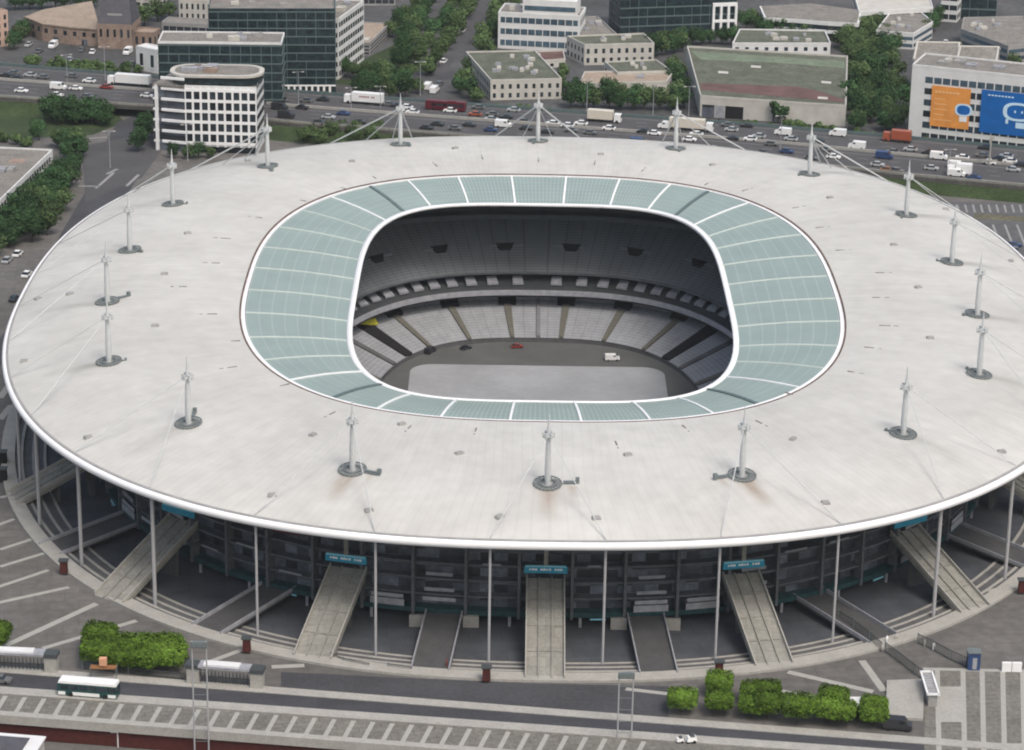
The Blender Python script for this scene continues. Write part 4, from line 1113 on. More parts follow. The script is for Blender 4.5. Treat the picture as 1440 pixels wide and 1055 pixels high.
# right cluster
trees_fill('round',[(1192,60),(1262,48),(1272,110),(1268,178),(1196,176)],8.2,.95,'in the wood beside the billboard office')
trees_fill('olive',[(1175,48),(1235,30),(1245,70),(1185,85)],7.0,.95,'at the back of the wood')
trees_line('round',(1300,40),(1330,15),4,.9,'beside the glass tower at upper right')
trees_line('round',(1240,8),(1300,30),4,.8,'by the fan shaped building')
trees_line('round',(1395,75),(1425,88),3,.8,'behind the billboard office')
trees_line('conifer',(1087,158),(1108,160),4,1.0,'before the warehouse front')
trees_line('bush',(1105,165),(1175,172),8,1.2,'in the hedge along the warehouse wall')
trees_line('bush',(1282,186),(1440,208),9,.9,'in the strip below the billboard office')
trees_fill('round',[(82,232),(108,236),(60,330),(0,352),(-20,335)],6.6,.9,'left of the left street')
trees_line('round',(96,196),(112,205),3,.9,'at the corner of the left junction')
trees_line('round',(70,158),(125,160),5,1.0,'on the embankment crest at left')
trees_line('round',(470,92),(560,112),7,.8,'on the lawn below the striped wing')
trees_line('olive',(655,108),(665,92),2,1.0,'at the right side of avenue mouth')
trees_fill('round',[(540,40),(560,20),(600,0),(600,50),(560,60)],7.5,.9,'between tan roofed building and avenue rows')
trees_line('round',(905,70),(960,60),5,.9,'right of the pale two-storey block')
trees_line('round',(948,95),(952,140),4,1.0,'in the gap left of the warehouse')
trees_line('round',(1062,22),(1075,40),3,.9,'left of the curved white office')
trees_line('round',(1206,100),(1206,172),5,.9,'along the right wall of the warehouse')
trees_line('olive',(1240,150),(1262,170),3,.9,'at the left end of the billboard office')
trees_line('round',(1215,40),(1235,28),2,1.0,'left of the fan shaped building')
trees_line('round',(1400,60),(1345,70),3,.7,'behind the gabled rooftops')
trees_line('bush',(385,122),(470,128),8,1.1,'along the far screen left of the avenue')
trees_line('bush',(700,150),(800,152),9,1.1,'along the far screen below the moss roofed block')
trees_line('bush',(985,165),(1080,168),8,1.1,'along the far screen below the warehouse')
trees_line('bush',(1190,178),(1275,186),7,1.2,'along the far screen below the wood')
trees_line('round',(20,58),(30,40),3,.9,'right of the pink building')
# forecourt clipped trees
random.seed(5)
for px,py in [(140,892),(138,908),(170,898),(172,914),(203,902),(205,917),(236,900),(237,914),(222,909),(155,906),(188,908)]:
    p=at(px,py,3.9); tree('box',p.x,p.y,0,.92,'in the block beside the bus',group='clipped trees on the forecourt')
for px,py in [(1012,952),(960,975),(1012,978),(1060,962),(1080,963),(1060,982),(1080,984),(1122,990),(1173,975),(1165,991),(1182,992),(1230,984),(1229,995)]:
    p=at(px,py,3.6); tree('box',p.x,p.y,0,.80,'on the lower right forecourt',group='clipped trees on the forecourt')
p=at(-13,890,3.9); tree('box',p.x,p.y,0,1.0,'cut by the left edge of the view',group='clipped trees on the forecourt')
# ================================================================== BUILDINGS
class Face:
    def __init__(s,A,B):
        s.A=Vector((A[0],A[1],0)); s.B=Vector((B[0],B[1],0)); s.w=(s.B-s.A).length; s.u=(s.B-s.A).normalized(); s.n=Vector((s.u.y,-s.u.x,0)); s.rz=math.atan2(s.u.y,s.u.x)
    def box(s,mb,u0,u1,z0,z1,o0,o1):
        """u along the face, z up, o outwards"""
        c=s.A+s.u*((u0+u1)/2)+s.n*((o0+o1)/2); mb.box((c.x,c.y,(z0+z1)/2),(abs(u1-u0),abs(o1-o0),z1-z0),s.rz); return mb
def bld(name,label,A,B,depth,h,wall,roofm,floors=3,style='ribbon',cols=10,sides=True,units=5,par_h=.7,winm=None,z0=0,base=0.0,groupw=None,wfrac=.55,cat='building',bandm=None,parm=None,gap=.12):
    """A,B: ground points of the front, left and right as seen from the camera"""
    f=Face(A,B); root=empty(name,(f.A.x,f.A.y,z0)); tag(root,label,cat)
    winm=winm or M['win']
    A2=f.A-f.n*depth; B2=f.B-f.n*depth
    mb=MB(); mb.prism([f.A[:2],f.B[:2],B2[:2],A2[:2]],z0-.05,z0+h-.3); child(mb,'wall',wall,root)
    mb=MB(); g=.25
    mb.prism([(f.A+f.u*g-f.n*g)[:2],(f.B-f.u*g-f.n*g)[:2],(B2-f.u*g+f.n*g)[:2],(A2+f.u*g+f.n*g)[:2]],z0+h-.28,z0+h); rf=child(mb,'roof',roofm,root)
    faces=[f,Face(f.B,B2),Face(B2,A2),Face(A2,f.A)]
    mb=MB()
    for q in faces: q.box(mb,-.03,q.w+.03,z0+h-.32,z0+h+par_h*.6,-.32,.04)
    child(mb,'parapet',parm or wall,rf)
    fh=(h-base-.5)/floors
    use=[0,1,3] if sides else [0]
    for fi in use:
        q=faces[fi]
        for k in range(floors):
            zb=z0+base+k*fh
            if style=='ribbon':
                mb=MB(); q.box(mb,q.w*.03,q.w*.97,zb+fh*(1-wfrac)*.6,zb+fh*(1-wfrac)*.6+fh*wfrac,-.1,.03); w=child(mb,'window_band',winm,root)
                nm=max(2,int(q.w/2.4)); mb=MB()
                for i in range(1,nm): q.box(mb,q.w*i/nm-.12,q.w*i/nm+.12,zb+fh*(1-wfrac)*.6,zb+fh*(1-wfrac)*.6+fh*wfrac,.0,.10)
                child(mb,'mullions',wall,w)
            elif style=='glass':
                mb=MB(); q.box(mb,.0,q.w,zb+fh*.86,zb+fh*1.0,-.1,.16); child(mb,'floor_band',bandm or M['band'],root)
                nm=max(2,int(q.w/3)); mb=MB()
                for i in range(1,nm):
                    if random.random()<.75: q.box(mb,q.w*i/nm-.10,q.w*i/nm+.10,zb,zb+fh*.86,.0,.08)
                if mb.v: child(mb,'mullions',bandm or M['band'],root)
            elif style=='grid':
                nc=cols if fi==0 else max(2,int(cols*q.w/faces[0].w))
                for i in range(nc):
                    uw=q.w/nc; mb=MB(); q.box(mb,uw*i+uw*(1-wfrac)/2,uw*i+uw*(1+wfrac)/2,zb+fh*.25,zb+fh*.82,-.1,.03); w=child(mb,'window',winm,root)
                    mb=MB(); q.box(mb,uw*i+uw*(1-wfrac)/2-.1,uw*i+uw*(1+wfrac)/2+.1,zb+fh*.17,zb+fh*.25,-.05,.14); child(mb,'sill',wall,w)
    for k in range(units*2):
        u=random.uniform(.12,.85)*f.w; d=random.uniform(.2,.8)*depth; p=f.A+f.u*u-f.n*d
        w_,l_=random.uniform(1.2,3),random.uniform(1.5,4); hh=random.uniform(.5,1.4)
        mb=MB(); mb.box((p.x,p.y,z0+h+hh/2+.003),(l_,w_,hh),f.rz); mb.box((p.x+l_*.2,p.y,z0+h+hh+.15),(l_*.35,w_*.4,.3),f.rz); child(mb,'rooftop_unit',random.choice([M['wall'],M['louv'],M['wallg']]),rf)
    return root,f,rf
def G(px,py,z=0): return at(px,py,z)
random.seed(11)
# 1 grid office
A,B=G(262,214),G(362,217)
h1=hgt(262,214,122)
root,f,rf=bld('grid_office','white office block with square window grid and rounded rooftop, left behind the stadium',A,B,15,h1,M['wallw'],M['groof'],6,'none',units=4)
fs=Face(f.B,f.B-f.n*15)
fh=(h1-.6)/6
mb=MB(); f.box(mb,.2,f.w-.2,.1,h1-.5,-.2,.02); child(mb,'recess_wall',M['wallw'],root)
nc=9
for k in range(5):
    for i in range(nc):
        uw=f.w/nc; mb=MB(); f.box(mb,uw*i+uw*.12,uw*i+uw*.88,fh*(k+1)+fh*.08-.3,fh*(k+1)+fh*.92-.3,-.1,.05); w=child(mb,'window',M['win'],root)
mb=MB()
for i in range(nc+1): uw=f.w/nc; f.box(mb,max(0,uw*i-.30),min(f.w,uw*i+.30),fh*.6,h1-.1,.0,.35)
for k in range(7): z=fh*(k+1)-.3; f.box(mb,0,f.w,z-.42,z+.42,.0,.348) if z<h1 else None
child(mb,'facade_grid',M['white'],root)
for k in range(6):
    z=fh*(k+1)+.2; mb=MB(); fs.box(mb,.4,fs.w-.3,z,z+fh*.5,-.1,.05); child(mb,'side_window_band',M['win'],root)
mb=MB(); f.box(mb,.5,f.w-.5,.1,fh*.6,-.05,.1); child(mb,'ground_floor_glazing',M['win'],root)
# left wing of it with dark recessed balconies
fw=Face(G(218,210),A); mb=MB(); q=fw.A-fw.n*15; 
mb.prism([fw.A[:2],(fw.B-Vector((.02,0,0)))[:2],(fw.B-fw.n*15)[:2],q[:2]],0,h1-.35); child(mb,'side_wing',M['facade'],root)
for k in range(7):
    z=fh*(k+1)-.35
    mb=MB(); fw.box(mb,2.6,fw.w,z-.35,z+.35,0,.6); fw.box(mb,0,1.6,z-.3,z+.3,0,.6) if k<6 else None; child(mb,'balcony_edge',M['white'],root)
mb=MB(); fw.box(mb,.6,1.5,0,h1,.0,.62); child(mb,'corner_pier',M['white'],root)
mb=MB(); fw.box(mb,0,fw.w,h1-.36,h1+.1,-15,.6); child(mb,'wing_roof',M['groof'],rf)
# rounded penthouse
c=(G(225,128)+G(375,135))/2
cc=f.A+f.u*(f.w*.40)-f.n*8; 
mb=MB(); mb.prism([(cc.x+x,cc.y+y) for x,y in rrect(13.2,6.6,5.5,0)],h1+.0,h1+2.6); pn=child(mb,'penthouse',M['glass'],root)
mb=MB(); mb.prism([(cc.x+x,cc.y+y) for x,y in rrect(13.8,7.2,6,0)],h1+2.6,h1+3.3); pr=child(mb,'penthouse_roof',M['wall'],pn)
mb=MB(); mb.prism([(cc.x+x,cc.y+y) for x,y in rrect(12.4,5.8,5,0)],h1+3.3,h1+3.36); child(mb,'roof_deck',M['groof'],pn)
for k in range(6):
    mb=MB(); mb.box((cc.x+random.uniform(-8,8),cc.y+random.uniform(-3,3),h1+3.9),(random.uniform(2,5),random.uniform(1.5,3),1.1)); child(mb,'rooftop_unit',random.choice([M['wall'],M['brick'],M['louv']]),pn)
# 2 glass slab right behind it
h2=hgt(222,190,58); A,B=G(222,190),G(396,196)
A=A+Vector((0,14,0)); B=B+Vector((0,14,0)); h2=19
A=G(222,60,23);B=G(396,62,23); A.z=B.z=0
bld('glass_office','dark teal glass office with flat white edged roof, directly behind the grid-front office',A,B,14,23,M['glass'],M['groof'],8,'glass',parm=M['wallw'],units=3)
mb=None
# 3 large dark glass office
A=G(397,131);B=G(472,131); A=A-(B-A)*1.35
h3=hgt(470,131,14)
bld('glass_tower_block','tall dark glass office with grey floor bands right of the grid-front office',A,B,30,h3,M['glass'],M['groof'],9,'glass',units=4,base=2.6)
f=Face(A,B); root3=[o for o in bpy.data.objects if o.name=='glass_tower_block'][0]
for k in range(9):
    u=f.w*.57+k*f.w*.047; mb=MB(); f.box(mb,u,u+.7,.05,2.5,.05,.4); child(mb,'colonnade_pier',M['white'],root3)
mb=MB(); f.box(mb,f.w*.56,f.w,2.3,2.7,.0,.45); child(mb,'colonnade_beam',M['white'],root3)
# striped wing (right face receding)
A=G(476,112);B=G(512,84); hw_=hgt(476,112,28)
r_,f,_=bld('striped_office_wing','pale office wing with long dark window stripes receding beside the glass tower',A,B,9,hw_,M['wallw'],M['groof'],6,'ribbon',sides=True,units=2,wfrac=.5)
# tan L building behind
A=G(520,78);B=G(548,50)
bld('tan_roof_building','low building with tan roof and white gable at the top, left of avenue',A,B,9,hgt(535,66,50),M['wallg'],M['tan'],3,'ribbon',units=1,wfrac=.5)
A=G(490,8);B=G(556,8); bld('grey_roof_building','grey roofed building at top edge left of the avenue trees',A,B,18,6,M['wallg'],M['groof'],2,'ribbon',units=2)
# buildings top left
A=G(252,30);B=G(306,32); bld('small_window_block','pale block with small square windows at top edge behind the glass office',A,B,12,hgt(255,30,4)+1,M['wall'],M['groof'],2,'grid',cols=7,units=2,wfrac=.4)
A=G(228,46);B=G(300,50); bld('grey_annex','long low grey annex behind the white edged roof',A,B,8,3.5,M['wallg'],M['groof'],1,'ribbon',units=0)
# tan curved building
pts=[(36,48),(60,58),(100,63),(140,66)]
root=empty('curved_brick_building',G(100,64)); tag(root,'curved tan brick building with broad pale brown roof, top left','building')
hb=6.2
fr=[G(x,y) for x,y in pts]; bk=[G(128,2,hb),G(60,14,hb),G(40,22,hb)]
poly=[p[:2] for p in fr]+[p[:2] for p in bk]
mb=MB(); mb.prism(poly,0,hb-.4); child(mb,'wall',M['brick'],root)
mb=MB(); cxm=sum(p[0] for p in poly)/len(poly); cym=sum(p[1] for p in poly)/len(poly)
mb.prism([((p[0]-cxm)*1.03+cxm,(p[1]-cym)*1.03+cym) for p in poly],hb-.4,hb); child(mb,'roof',M['tan'],root)
for k in range(len(fr)-1):
    f=Face(fr[k],fr[k+1]); n=max(2,int(f.w/3.2))
    for i in range(n):
        mb=MB(); f.box(mb,f.w*(i+.25)/n,f.w*(i+.6)/n,hb*.50,hb*.74,-.1,.05); child(mb,'window',M['win'],root)
        mb=MB(); f.box(mb,f.w*(i+.15)/n,f.w*(i+.75)/n,.1,hb*.34,-.1,.05); child(mb,'ground_window',M['facade'],root) if i%2 else None
# slate roof block
A=G(138,68);B=G(186,70); hs=hgt(160,69,36)
r_,f,rf=bld('slate_roof_block','brick block under a tall steep slate roof, right end of curved building',A,B,13,hs,M['brick'],M['slate'],1,'grid',cols=5,units=0,base=hs*.35,wfrac=.35)
p0,p1=f.A,f.B; d=13; mb=MB(); A2=p0-f.n*d; B2=p1-f.n*d; top=hs+9
mb.v=[tuple(Vector((p.x,p.y,hs+.2))) for p in (p0,p1,B2,A2)]
q=[p0+f.u*1.2-f.n*3,p1-f.u*1.2-f.n*3,B2-f.u*1.2+f.n*3,A2+f.u*1.2+f.n*3]; mb.v+=[(p.x,p.y,top) for p in q]
mb.f=[(0,1,5,4),(1,2,6,5),(2,3,7,6),(3,0,4,7),(4,5,6,7)]; mb.mi=[0]*5; child(mb,'steep_roof',M['slate'],rf)
mb=MB(); mm=(p0+p1)/2+f.n*-1.4; mb.box((mm.x,mm.y,hs+3),(5,.8,1.6),f.rz); child(mb,'skylights',M['wallg'],rf)
A=G(188,66);B=G(216,68); bld('brick_wing','low brick wing with dark doors between slate block and office',A,B,7,5,M['brick'],M['tan'],1,'grid',cols=3,units=0,wfrac=.4)
A=G(-40,74);B=G(13,64); bld('pink_building','pink and white rendered building cut by the left edge, top left',A,B,14,hgt(5,66,18),M['pinkw'],M['tan'],4,'grid',cols=6,units=1,wfrac=.4)
A=G(188,10);B=G(224,12); bld('cream_house','cream house behind green shrubs right of the slate roof',A,B,9,5,M['wall'],M['tan'],2,'grid',cols=3,units=0)
A=G(192,98);B=G(222,104); bld('white_cabin','small white cabin beside the motorway at the corner of glass office',A,B,5,hgt(205,100,68),M['wallw'],M['wallw'],1,'grid',cols=2,units=0,wfrac=.3)
# left near flat roofed building
h6=6.2; A=G(-60,368);B=G(0,296); 
c1=G(0,283,h6);c2=G(74,212,h6); c3=G(74,196,h6); c4=G(-30,192,h6)
f=Face(c1-(c2-c1)*.6,c2)
r_,f,rf=bld('flat_roofed_building','white flat roofed low building with brown roof patches at left edge',f.A,f.B,26,h6,M['wallw'],M['groof'],2,'ribbon',units=7,wfrac=.5)
for k in range(6):
    p=f.A+f.u*f.w*(.35+.1*k)-f.n*random.uniform(5,18); mb=MB(); mb.box((p.x,p.y,h6+.03),(random.uniform(3,6),random.uniform(2,5),.04),f.rz); child(mb,'roof_patch',M['brick'] if k%2 else M['tan'],rf)
A=G(54,262);B=G(74,246); 
# 9 white office (centre top)
A=G(700,68);B=G(815,74); h9=hgt(705,68,18)
r_,f,_=bld('white_striped_office','white office with blue ribbon windows and stepped top, centre of the top edge',A,B,14,h9,M['wallw'],M['groof'],3,'ribbon',winm=M['winb'],units=2,wfrac=.5)
p=f.A+f.u*f.w*.62-f.n*6; mb=MB(); mb.box((p.x,p.y,h9+2.4),(f.w*.66,9,4.8),f.rz); u_=child(mb,'upper_storey',M['wallw'],r_)
mb=MB(); mb.box((p.x,p.y,h9+1.9),(f.w*.62,9.2,1.6),f.rz); child(mb,'window_band',M['winb'],u_)
# 10 moss roof block
h10=6.3; c1=G(655,74,h10);c2=G(690,114,h10);c3=G(790,112,h10);c4=G(752,72,h10)
def polyb(name,label,corners,h,wall,roofm,win=None,floors=2,cols=8,units=3,cat='building',style='grid',parm=None):
    """corners: roof corners at height h, given counter-clockwise from the front left: FL, FR, BR, BL"""
    P=[Vector((c.x,c.y,0)) for c in corners]; root=empty(name,P[0]); tag(root,label,cat)
    mb=MB(); mb.prism([p[:2] for p in P],-.05,h-.3); child(mb,'wall',wall,root)
    cx=sum((p for p in P),Vector())/len(P)
    mb=MB(); mb.prism([((p-cx)*.975+cx)[:2] for p in P],h-.29,h-.02); rf=child(mb,'roof',roofm,root)
    n=len(P); mb=MB()
    for i in range(n):
        q=Face(P[i],P[(i+1)%n]); q.box(mb,-.03,q.w+.03,h-.33,h+.42,-.3,.05)
    child(mb,'parapet',parm or wall,rf)
    fh=(h-.6)/floors
    for i in (0,1,n-1):
        q=Face(P[i],P[(i+1)%n]); nc=max(2,int(q.w/3.0)) if cols is None else (cols if i==0 else max(2,int(cols*q.w/ (P[1]-P[0]).length)))
        nc=min(nc,14)
        for k in range(floors):
            if style=='grid':
                for j in range(nc):
                    uw=q.w/nc; mb=MB(); q.box(mb,uw*(j+.3),uw*(j+.68),fh*k+fh*.28,fh*k+fh*.8,-.1,.04); child(mb,'window',win or M['win'],root)
            elif style=='ribbon':
                mb=MB(); q.box(mb,q.w*.02,q.w*.98,fh*k+fh*.3,fh*k+fh*.78,-.1,.05); child(mb,'window_band',win or M['win'],root)
    for k in range(units*2):
        a,b=random.uniform(.15,.85),random.uniform(.2,.8); p=(P[0]*(1-a)+P[1]*a)*(1-b)+(P[-1]*(1-a)+P[-2]*a)*b
        s1,s2=random.uniform(1,2.6),random.uniform(.8,2); mb=MB(); mb.box((p.x,p.y,h+.4),(s1,s2,.85)); mb.box((p.x,p.y,h+.93),(s1*.6,s2*.6,.2)); child(mb,'rooftop_unit',random.choice([M['wall'],M['louv']]),rf)
    return root,P,rf
r_,P,rf=polyb('moss_roof_block','low block with mossy green gravel roof right of the avenue',[c2,c3,c4,c1],h10,M['wall'],M['mroof'],units=9,cols=9,floors=2)
# 11 pale 2-storey + tan roof front
h11=6.8
polyb('pale_row_block','pale two-storey block with narrow windows behind the tan roofed block',[G(822,64,h11),G(920,62,h11),G(905,48,h11),G(797,52,h11)],h11,M['wall'],M['mroof'],units=3,cols=9)
polyb('tan_roof_block','low block with long tan roof facing the motorway, centre right',[G(815,118,4.6),G(938,116,4.6),G(948,100,4.6),G(822,102,4.6)],4.6,M['wall'],M['tan'],units=1,cols=7,floors=1)
polyb('garden_roof_block','block with dark green planted roof behind the tan roofed block',[G(868,103,5.2),G(945,101,5.2),G(922,85,5.2),G(850,88,5.2)],5.2,M['wall'],M['mroof'],units=2,cols=5,floors=1)
polyb('brown_roof_building','brown hipped roof building between white office and dark glass office',[G(812,52,6),G(868,50,6),G(840,24,6),G(800,26,6)],6,M['wallg'],M['groof'],units=2,cols=4)
polyb('garden_pavilion','low pavilion with reddish planted terrace beside the moss roofed block',[G(745,88,2.4),G(795,84,2.4),G(792,72,2.4),G(735,74,2.4)],2.4,M['wall'],M['brownr'],units=1,cols=4,floors=1)
# 12 dark glass office centre right
A=G(872,50);B=G(1034,44); bld('dark_glass_office','wide dark glass office at the top edge, right of centre',A,B,16,20,M['glass'],M['groof'],6,'glass',units=2)
root=[o for o in bpy.data.objects if o.name=='dark_glass_office'][0]; f=Face(A,B)
mb=MB()
for u in (f.w*.80,f.w*.865,f.w*.93,f.w*.995): f.box(mb,u-.45,u+.35,.1,9.5,.1,1.1)
f.box(mb,f.w*.79,f.w,9.3,10.4,.1,1.15); f.box(mb,f.w*.79,f.w,3.6,4.4,.1,1.15); child(mb,'white_frame',M['white'],root)
# 13 warehouse
h13=hgt(985,160,132); 
r_,P,rf=polyb('green_roof_warehouse','large warehouse with faded green roof and rust brown band, right of centre',[G(985,136,h13),G(1190,150,h13),G(1192,80,h13),G(966,66,h13)],h13,M['wall'],M['mroof'],units=0,cols=5,floors=1,style='none')
def patch(rf,pts,z,m,name='roof_patch'):
    mb=MB(); P_=[G(x,y,z) for x,y in pts]; mb.prism([p[:2] for p in P_],z,z+.05); return child(mb,name,m,rf)
mroof2=mat('faded_green_sheeting',(.15,.185,.135),.9,.2,.2,var2=.2,scale2=1)
patch(rf,[(972,72),(1188,86),(1188,96),(1080,88),(985,84)],h13,mroof2)
patch(rf,[(985,117),(1120,122),(1150,128),(1186,140),(1186,144),(985,126)],h13,M['brownr'])
for x,y in ((1010,100),(1155,114),(1150,136),(1056,92)): patch(rf,[(x,y),(x+14,y+1),(x+14,y+4),(x,y+3)],h13+.06,M['wall'],'skylight')
f=Face(P[0],P[1]); 
for a,b,m_ in ((.015,.10,M['facade']),(.105,.17,M['louv']),(.175,.30,M['black']),(.5,.56,M['wallg'])):
    mb=MB(); f.box(mb,f.w*a,f.w*b,.05,h13*.62,-.1,.06); child(mb,'loading_door',m_,r_)
# 14
polyb('white_roofed_office','white two-storey office with green terrace just behind the warehouse',[G(1030,62,5.5),G(1168,62,5.5),G(1160,44,5.5),G(1040,42,5.5)],5.5,M['wallw'],M['mroof'],units=4,cols=10)
# 15 curved white office
root=empty('curved_white_office',G(1140,30)); tag(root,'long white office with curved front and dark window bands, top right','building')
poly=[G(1068,8,7),G(1075,24,7),G(1120,26,7),G(1165,30,7),G(1208,32,7),G(1212,14,7),G(1140,4,7)]
for k,(z0,z1,m_,s) in enumerate(((0,2.6,M['win'],.98),(2.6,3.8,M['wallw'],1.0),(3.8,5.4,M['win'],.98),(5.4,6.8,M['wallw'],1.0))):
    c=sum((p for p in poly),Vector())/len(poly); mb=MB(); mb.prism([((p-c)*s+c)[:2] for p in poly],z0+.002*k,z1); child(mb,'spandrel_band' if k%2 else 'window_band',m_,root)
mb=MB(); mb.prism([((p-c)*.96+c)[:2] for p in poly],6.8,7.0); child(mb,'roof',M['groof'],root)
polyb('pale_hall','long pale flat hall roof along the top edge at the right',[G(1208,18,7),G(1312,12,7),G(1305,-12,7),G(1200,-10,7)],7,M['wallw'],M['wall'],units=0,cols=6,style='ribbon')
polyb('fan_building','fan shaped building with curved white front and brown roof, top right',[G(1232,44,5.5),G(1285,48,5.5),G(1312,32,5.5),G(1290,14,5.5),G(1255,14,5.5)],5.5,M['wallw'],M['groof'],units=3,cols=8,style='ribbon',win=M['winb'])
A=G(1322,30);B=G(1345,32); bld('white_glass_tower','narrow white and dark glass tower cut by the top edge, right',A,B,12,14,M['wallw'],M['groof'],4,'ribbon',units=1)
A=G(1350,26);B=G(1400,28); bld('blue_glass_tower','dark blue glass tower cut by the top edge, far right',A,B,12,16,M['glass'],M['groof'],4,'glass',units=1)
polyb('blue_band_office','angular office with blue ribbon windows and tan gravel roof at right edge',[G(1352,42,8),G(1418,66,8),G(1470,60,8),G(1440,24,8),G(1355,26,8)],8,M['wallg'],M['groof'],units=4,cols=8,style='ribbon',win=M['winb'],floors=3)
# low houses roofs behind billboard office
for k,(x0,y0,x1,y1,lab) in enumerate([(1285,84,1345,62,'gabled rooftop with pale ridges behind the billboard office, left one'),(1345,88,1400,70,'gabled rooftop with pale ridges behind the billboard office, right one')]):
    z=14.0; a,b,c,d=G(x0,y0,z),G(x1,y0+2,z),G(x1+6,y1,z),G(x0+8,y1,z); root=empty('gabled_building',Vector((a.x,a.y,0))); tag(root,lab,'building')
    mb=MB(); mb.prism([p[:2] for p in (a,b,c,d)],0,z); child(mb,'wall',M['wallg'],root)
    m1,m2=(a+d)/2,(b+c)/2; mb=MB(); mb.v=[tuple(p) for p in (a,b,c,d)]+[(m1.x,m1.y,z+3),(m2.x,m2.y,z+3)]; mb.f=[(0,1,5,4),(2,3,4,5),(3,0,4),(1,2,5)]; mb.mi=[0]*4; rr=child(mb,'roof',M['groof'],root)
    mb=MB(); mb.tube((m1.x,m1.y,z+3.1),(m2.x,m2.y,z+3.1),.4,n=6); 
    for p,q in ((a,m1),(b,m2),(c,m2),(d,m1)): mb.tube((p.x,p.y,z+.1),(q.x,q.y,z+3.1),.4,n=6)
    child(mb,'ridge_trim',M['wall'],rr)
# 17 billboard office
A=G(1276,200);B=G(1520,228); h17=hgt(1278,200,92)
f=Face(A,B); 
r_,f,rf=bld('billboard_office','white office with large orange and blue banners on its front, right edge','' or A,B,16,h17,M['wallw'],M['groof'],6,'none',units=4)
fh=(h17-3)/6
for k in range(6):
    z=1.6+k*fh; mb=MB(); f.box(mb,f.w*.08,f.w*.99,z,z+fh*.55,-.1,.05); wb=child(mb,'window_band',M['winb'] if k%2 else M['win'],r_)
    mb=MB()
    for j in range(1,18): f.box(mb,f.w*(.08+.05*j)-.25,f.w*(.08+.05*j)+.1,z,z+fh*.55,.0,.12)
    child(mb,'mullions',M['wallw'],wb)
def fpx(px,py,f,o):   # pixel to (u,z) on face plane pushed out by o
    n=f.n; A_=f.A+n*o; d=AF+AR*((px-720)/F)+AU*((527.5-py)/F); t=(A_-CAM).dot(n)/d.dot(n); p=CAM+d*t; return (p-A_).dot(f.u),p.z
def banner(px0,py0,px1,py1,m_,name,lab):
    u0,z1=fpx(px0,py0,f,.3); u1,_=fpx(px1,py0,f,.3); _,z0=fpx(px0,py1,f,.3)
    mb=MB(); f.box(mb,u0,u1,z0,z1,.15,.35); o=mb.build(name,m_); tag(o,lab,'banner'); return u0,u1,z0,z1,o
u0,u1,z0,z1,ob=banner(1311,120,1366,177,M['orange'],'orange_banner','big orange banner hung on the front of the white office at right')
def disc(f,u,z,ru,rz_,o0,o1,m_,parent,name,hole=None):
    mb=MB(); n=28; pts=[]
    def P3(a,k,o): 
        p=f.A+f.u*(u+a[0])+f.n*o; return (p.x,p.y,z+a[1])
    def sq(t,s=1.0,e=2.6): 
        c,si=math.cos(t),math.sin(t); return (ru*s*math.copysign(abs(c)**(2/e),c),rz_*s*math.copysign(abs(si)**(2/e),si))
    if hole is None:
        fr=[P3(sq(2*math.pi*k/n),0,o1) for k in range(n)]; bk=[P3(sq(2*math.pi*k/n),0,o0) for k in range(n)]
        mb.v=fr+bk; mb.f=[tuple(range(n))]+[(k,n+k,n+(k+1)%n,(k+1)%n) for k in range(n)]; mb.mi=[0]*(n+1)
    else:
        a=[P3(sq(2*math.pi*k/n),0,o1) for k in range(n)]; b=[P3(sq(2*math.pi*k/n,hole),0,o1) for k in range(n)]; c=[P3(sq(2*math.pi*k/n),0,o0) for k in range(n)]
        mb.v=a+b+c; mb.f=[(k,(k+1)%n,n+(k+1)%n,n+k) for k in range(n)]+[(k,2*n+k,2*n+(k+1)%n,(k+1)%n) for k in range(n)]; mb.mi=[0]*(2*n)
    return child(mb,name,m_,parent)
uc_,zc_=fpx(1355,155,f,.3)
disc(f,uc_,zc_,2.6,1.9,.36,.44,M['bluel'],ob,'printed_ring',.76); disc(f,uc_,zc_,2.0,1.45,.36,.42,M['blue'],ob,'printed_disc')
mb=MB(); f.box(mb,uc_-1.1,uc_+1.2,zc_-3.6,zc_-2.0,.36,.42); child(mb,'printed_label',M['white'],ob)
mb=MB()
for k in range(7): f.box(mb,u0+1+k*1.1,u0+1.8+k*1.1,z1-2.0,z1-1.5,.36,.39)
for k in range(5): f.box(mb,u0+.9,u0+random.uniform(4,7),z1-4.0-k*1.6,z1-3.8-k*1.6,.36,.39)
child(mb,'printed_text',mat('pale_orange_print',(.8,.5,.25),.6,.05),ob)
u0,u1,z0,z1,ob=banner(1381,126,1470,186,M['blue'],'blue_banner','big blue banner with a pale rounded ring on the office front, right edge')
uc_,zc_=fpx(1432,158,f,.3)
disc(f,uc_,zc_,4.6,2.8,.36,.44,M['bluel'],ob,'printed_ring',.74)
mb=MB(); f.box(mb,uc_-.5,uc_+3.6,zc_-4.9,zc_-3.2,.36,.42); f.box(mb,uc_-3.6,uc_-2.8,zc_-3.8,zc_-2.4,.36,.42); f.box(mb,uc_-1.2,uc_-.7,zc_-.3,zc_+.4,.36,.42); f.box(mb,uc_+.9,uc_+1.4,zc_-.3,zc_+.4,.36,.42); child(mb,'printed_label',M['bluel'],ob)
mb=MB()
for k in range(8): f.box(mb,u0+2+k*1.0,u0+2.7+k*1.0,z1-1.6,z1-1.2,.36,.39)
child(mb,'printed_text',M['bluel'],ob)
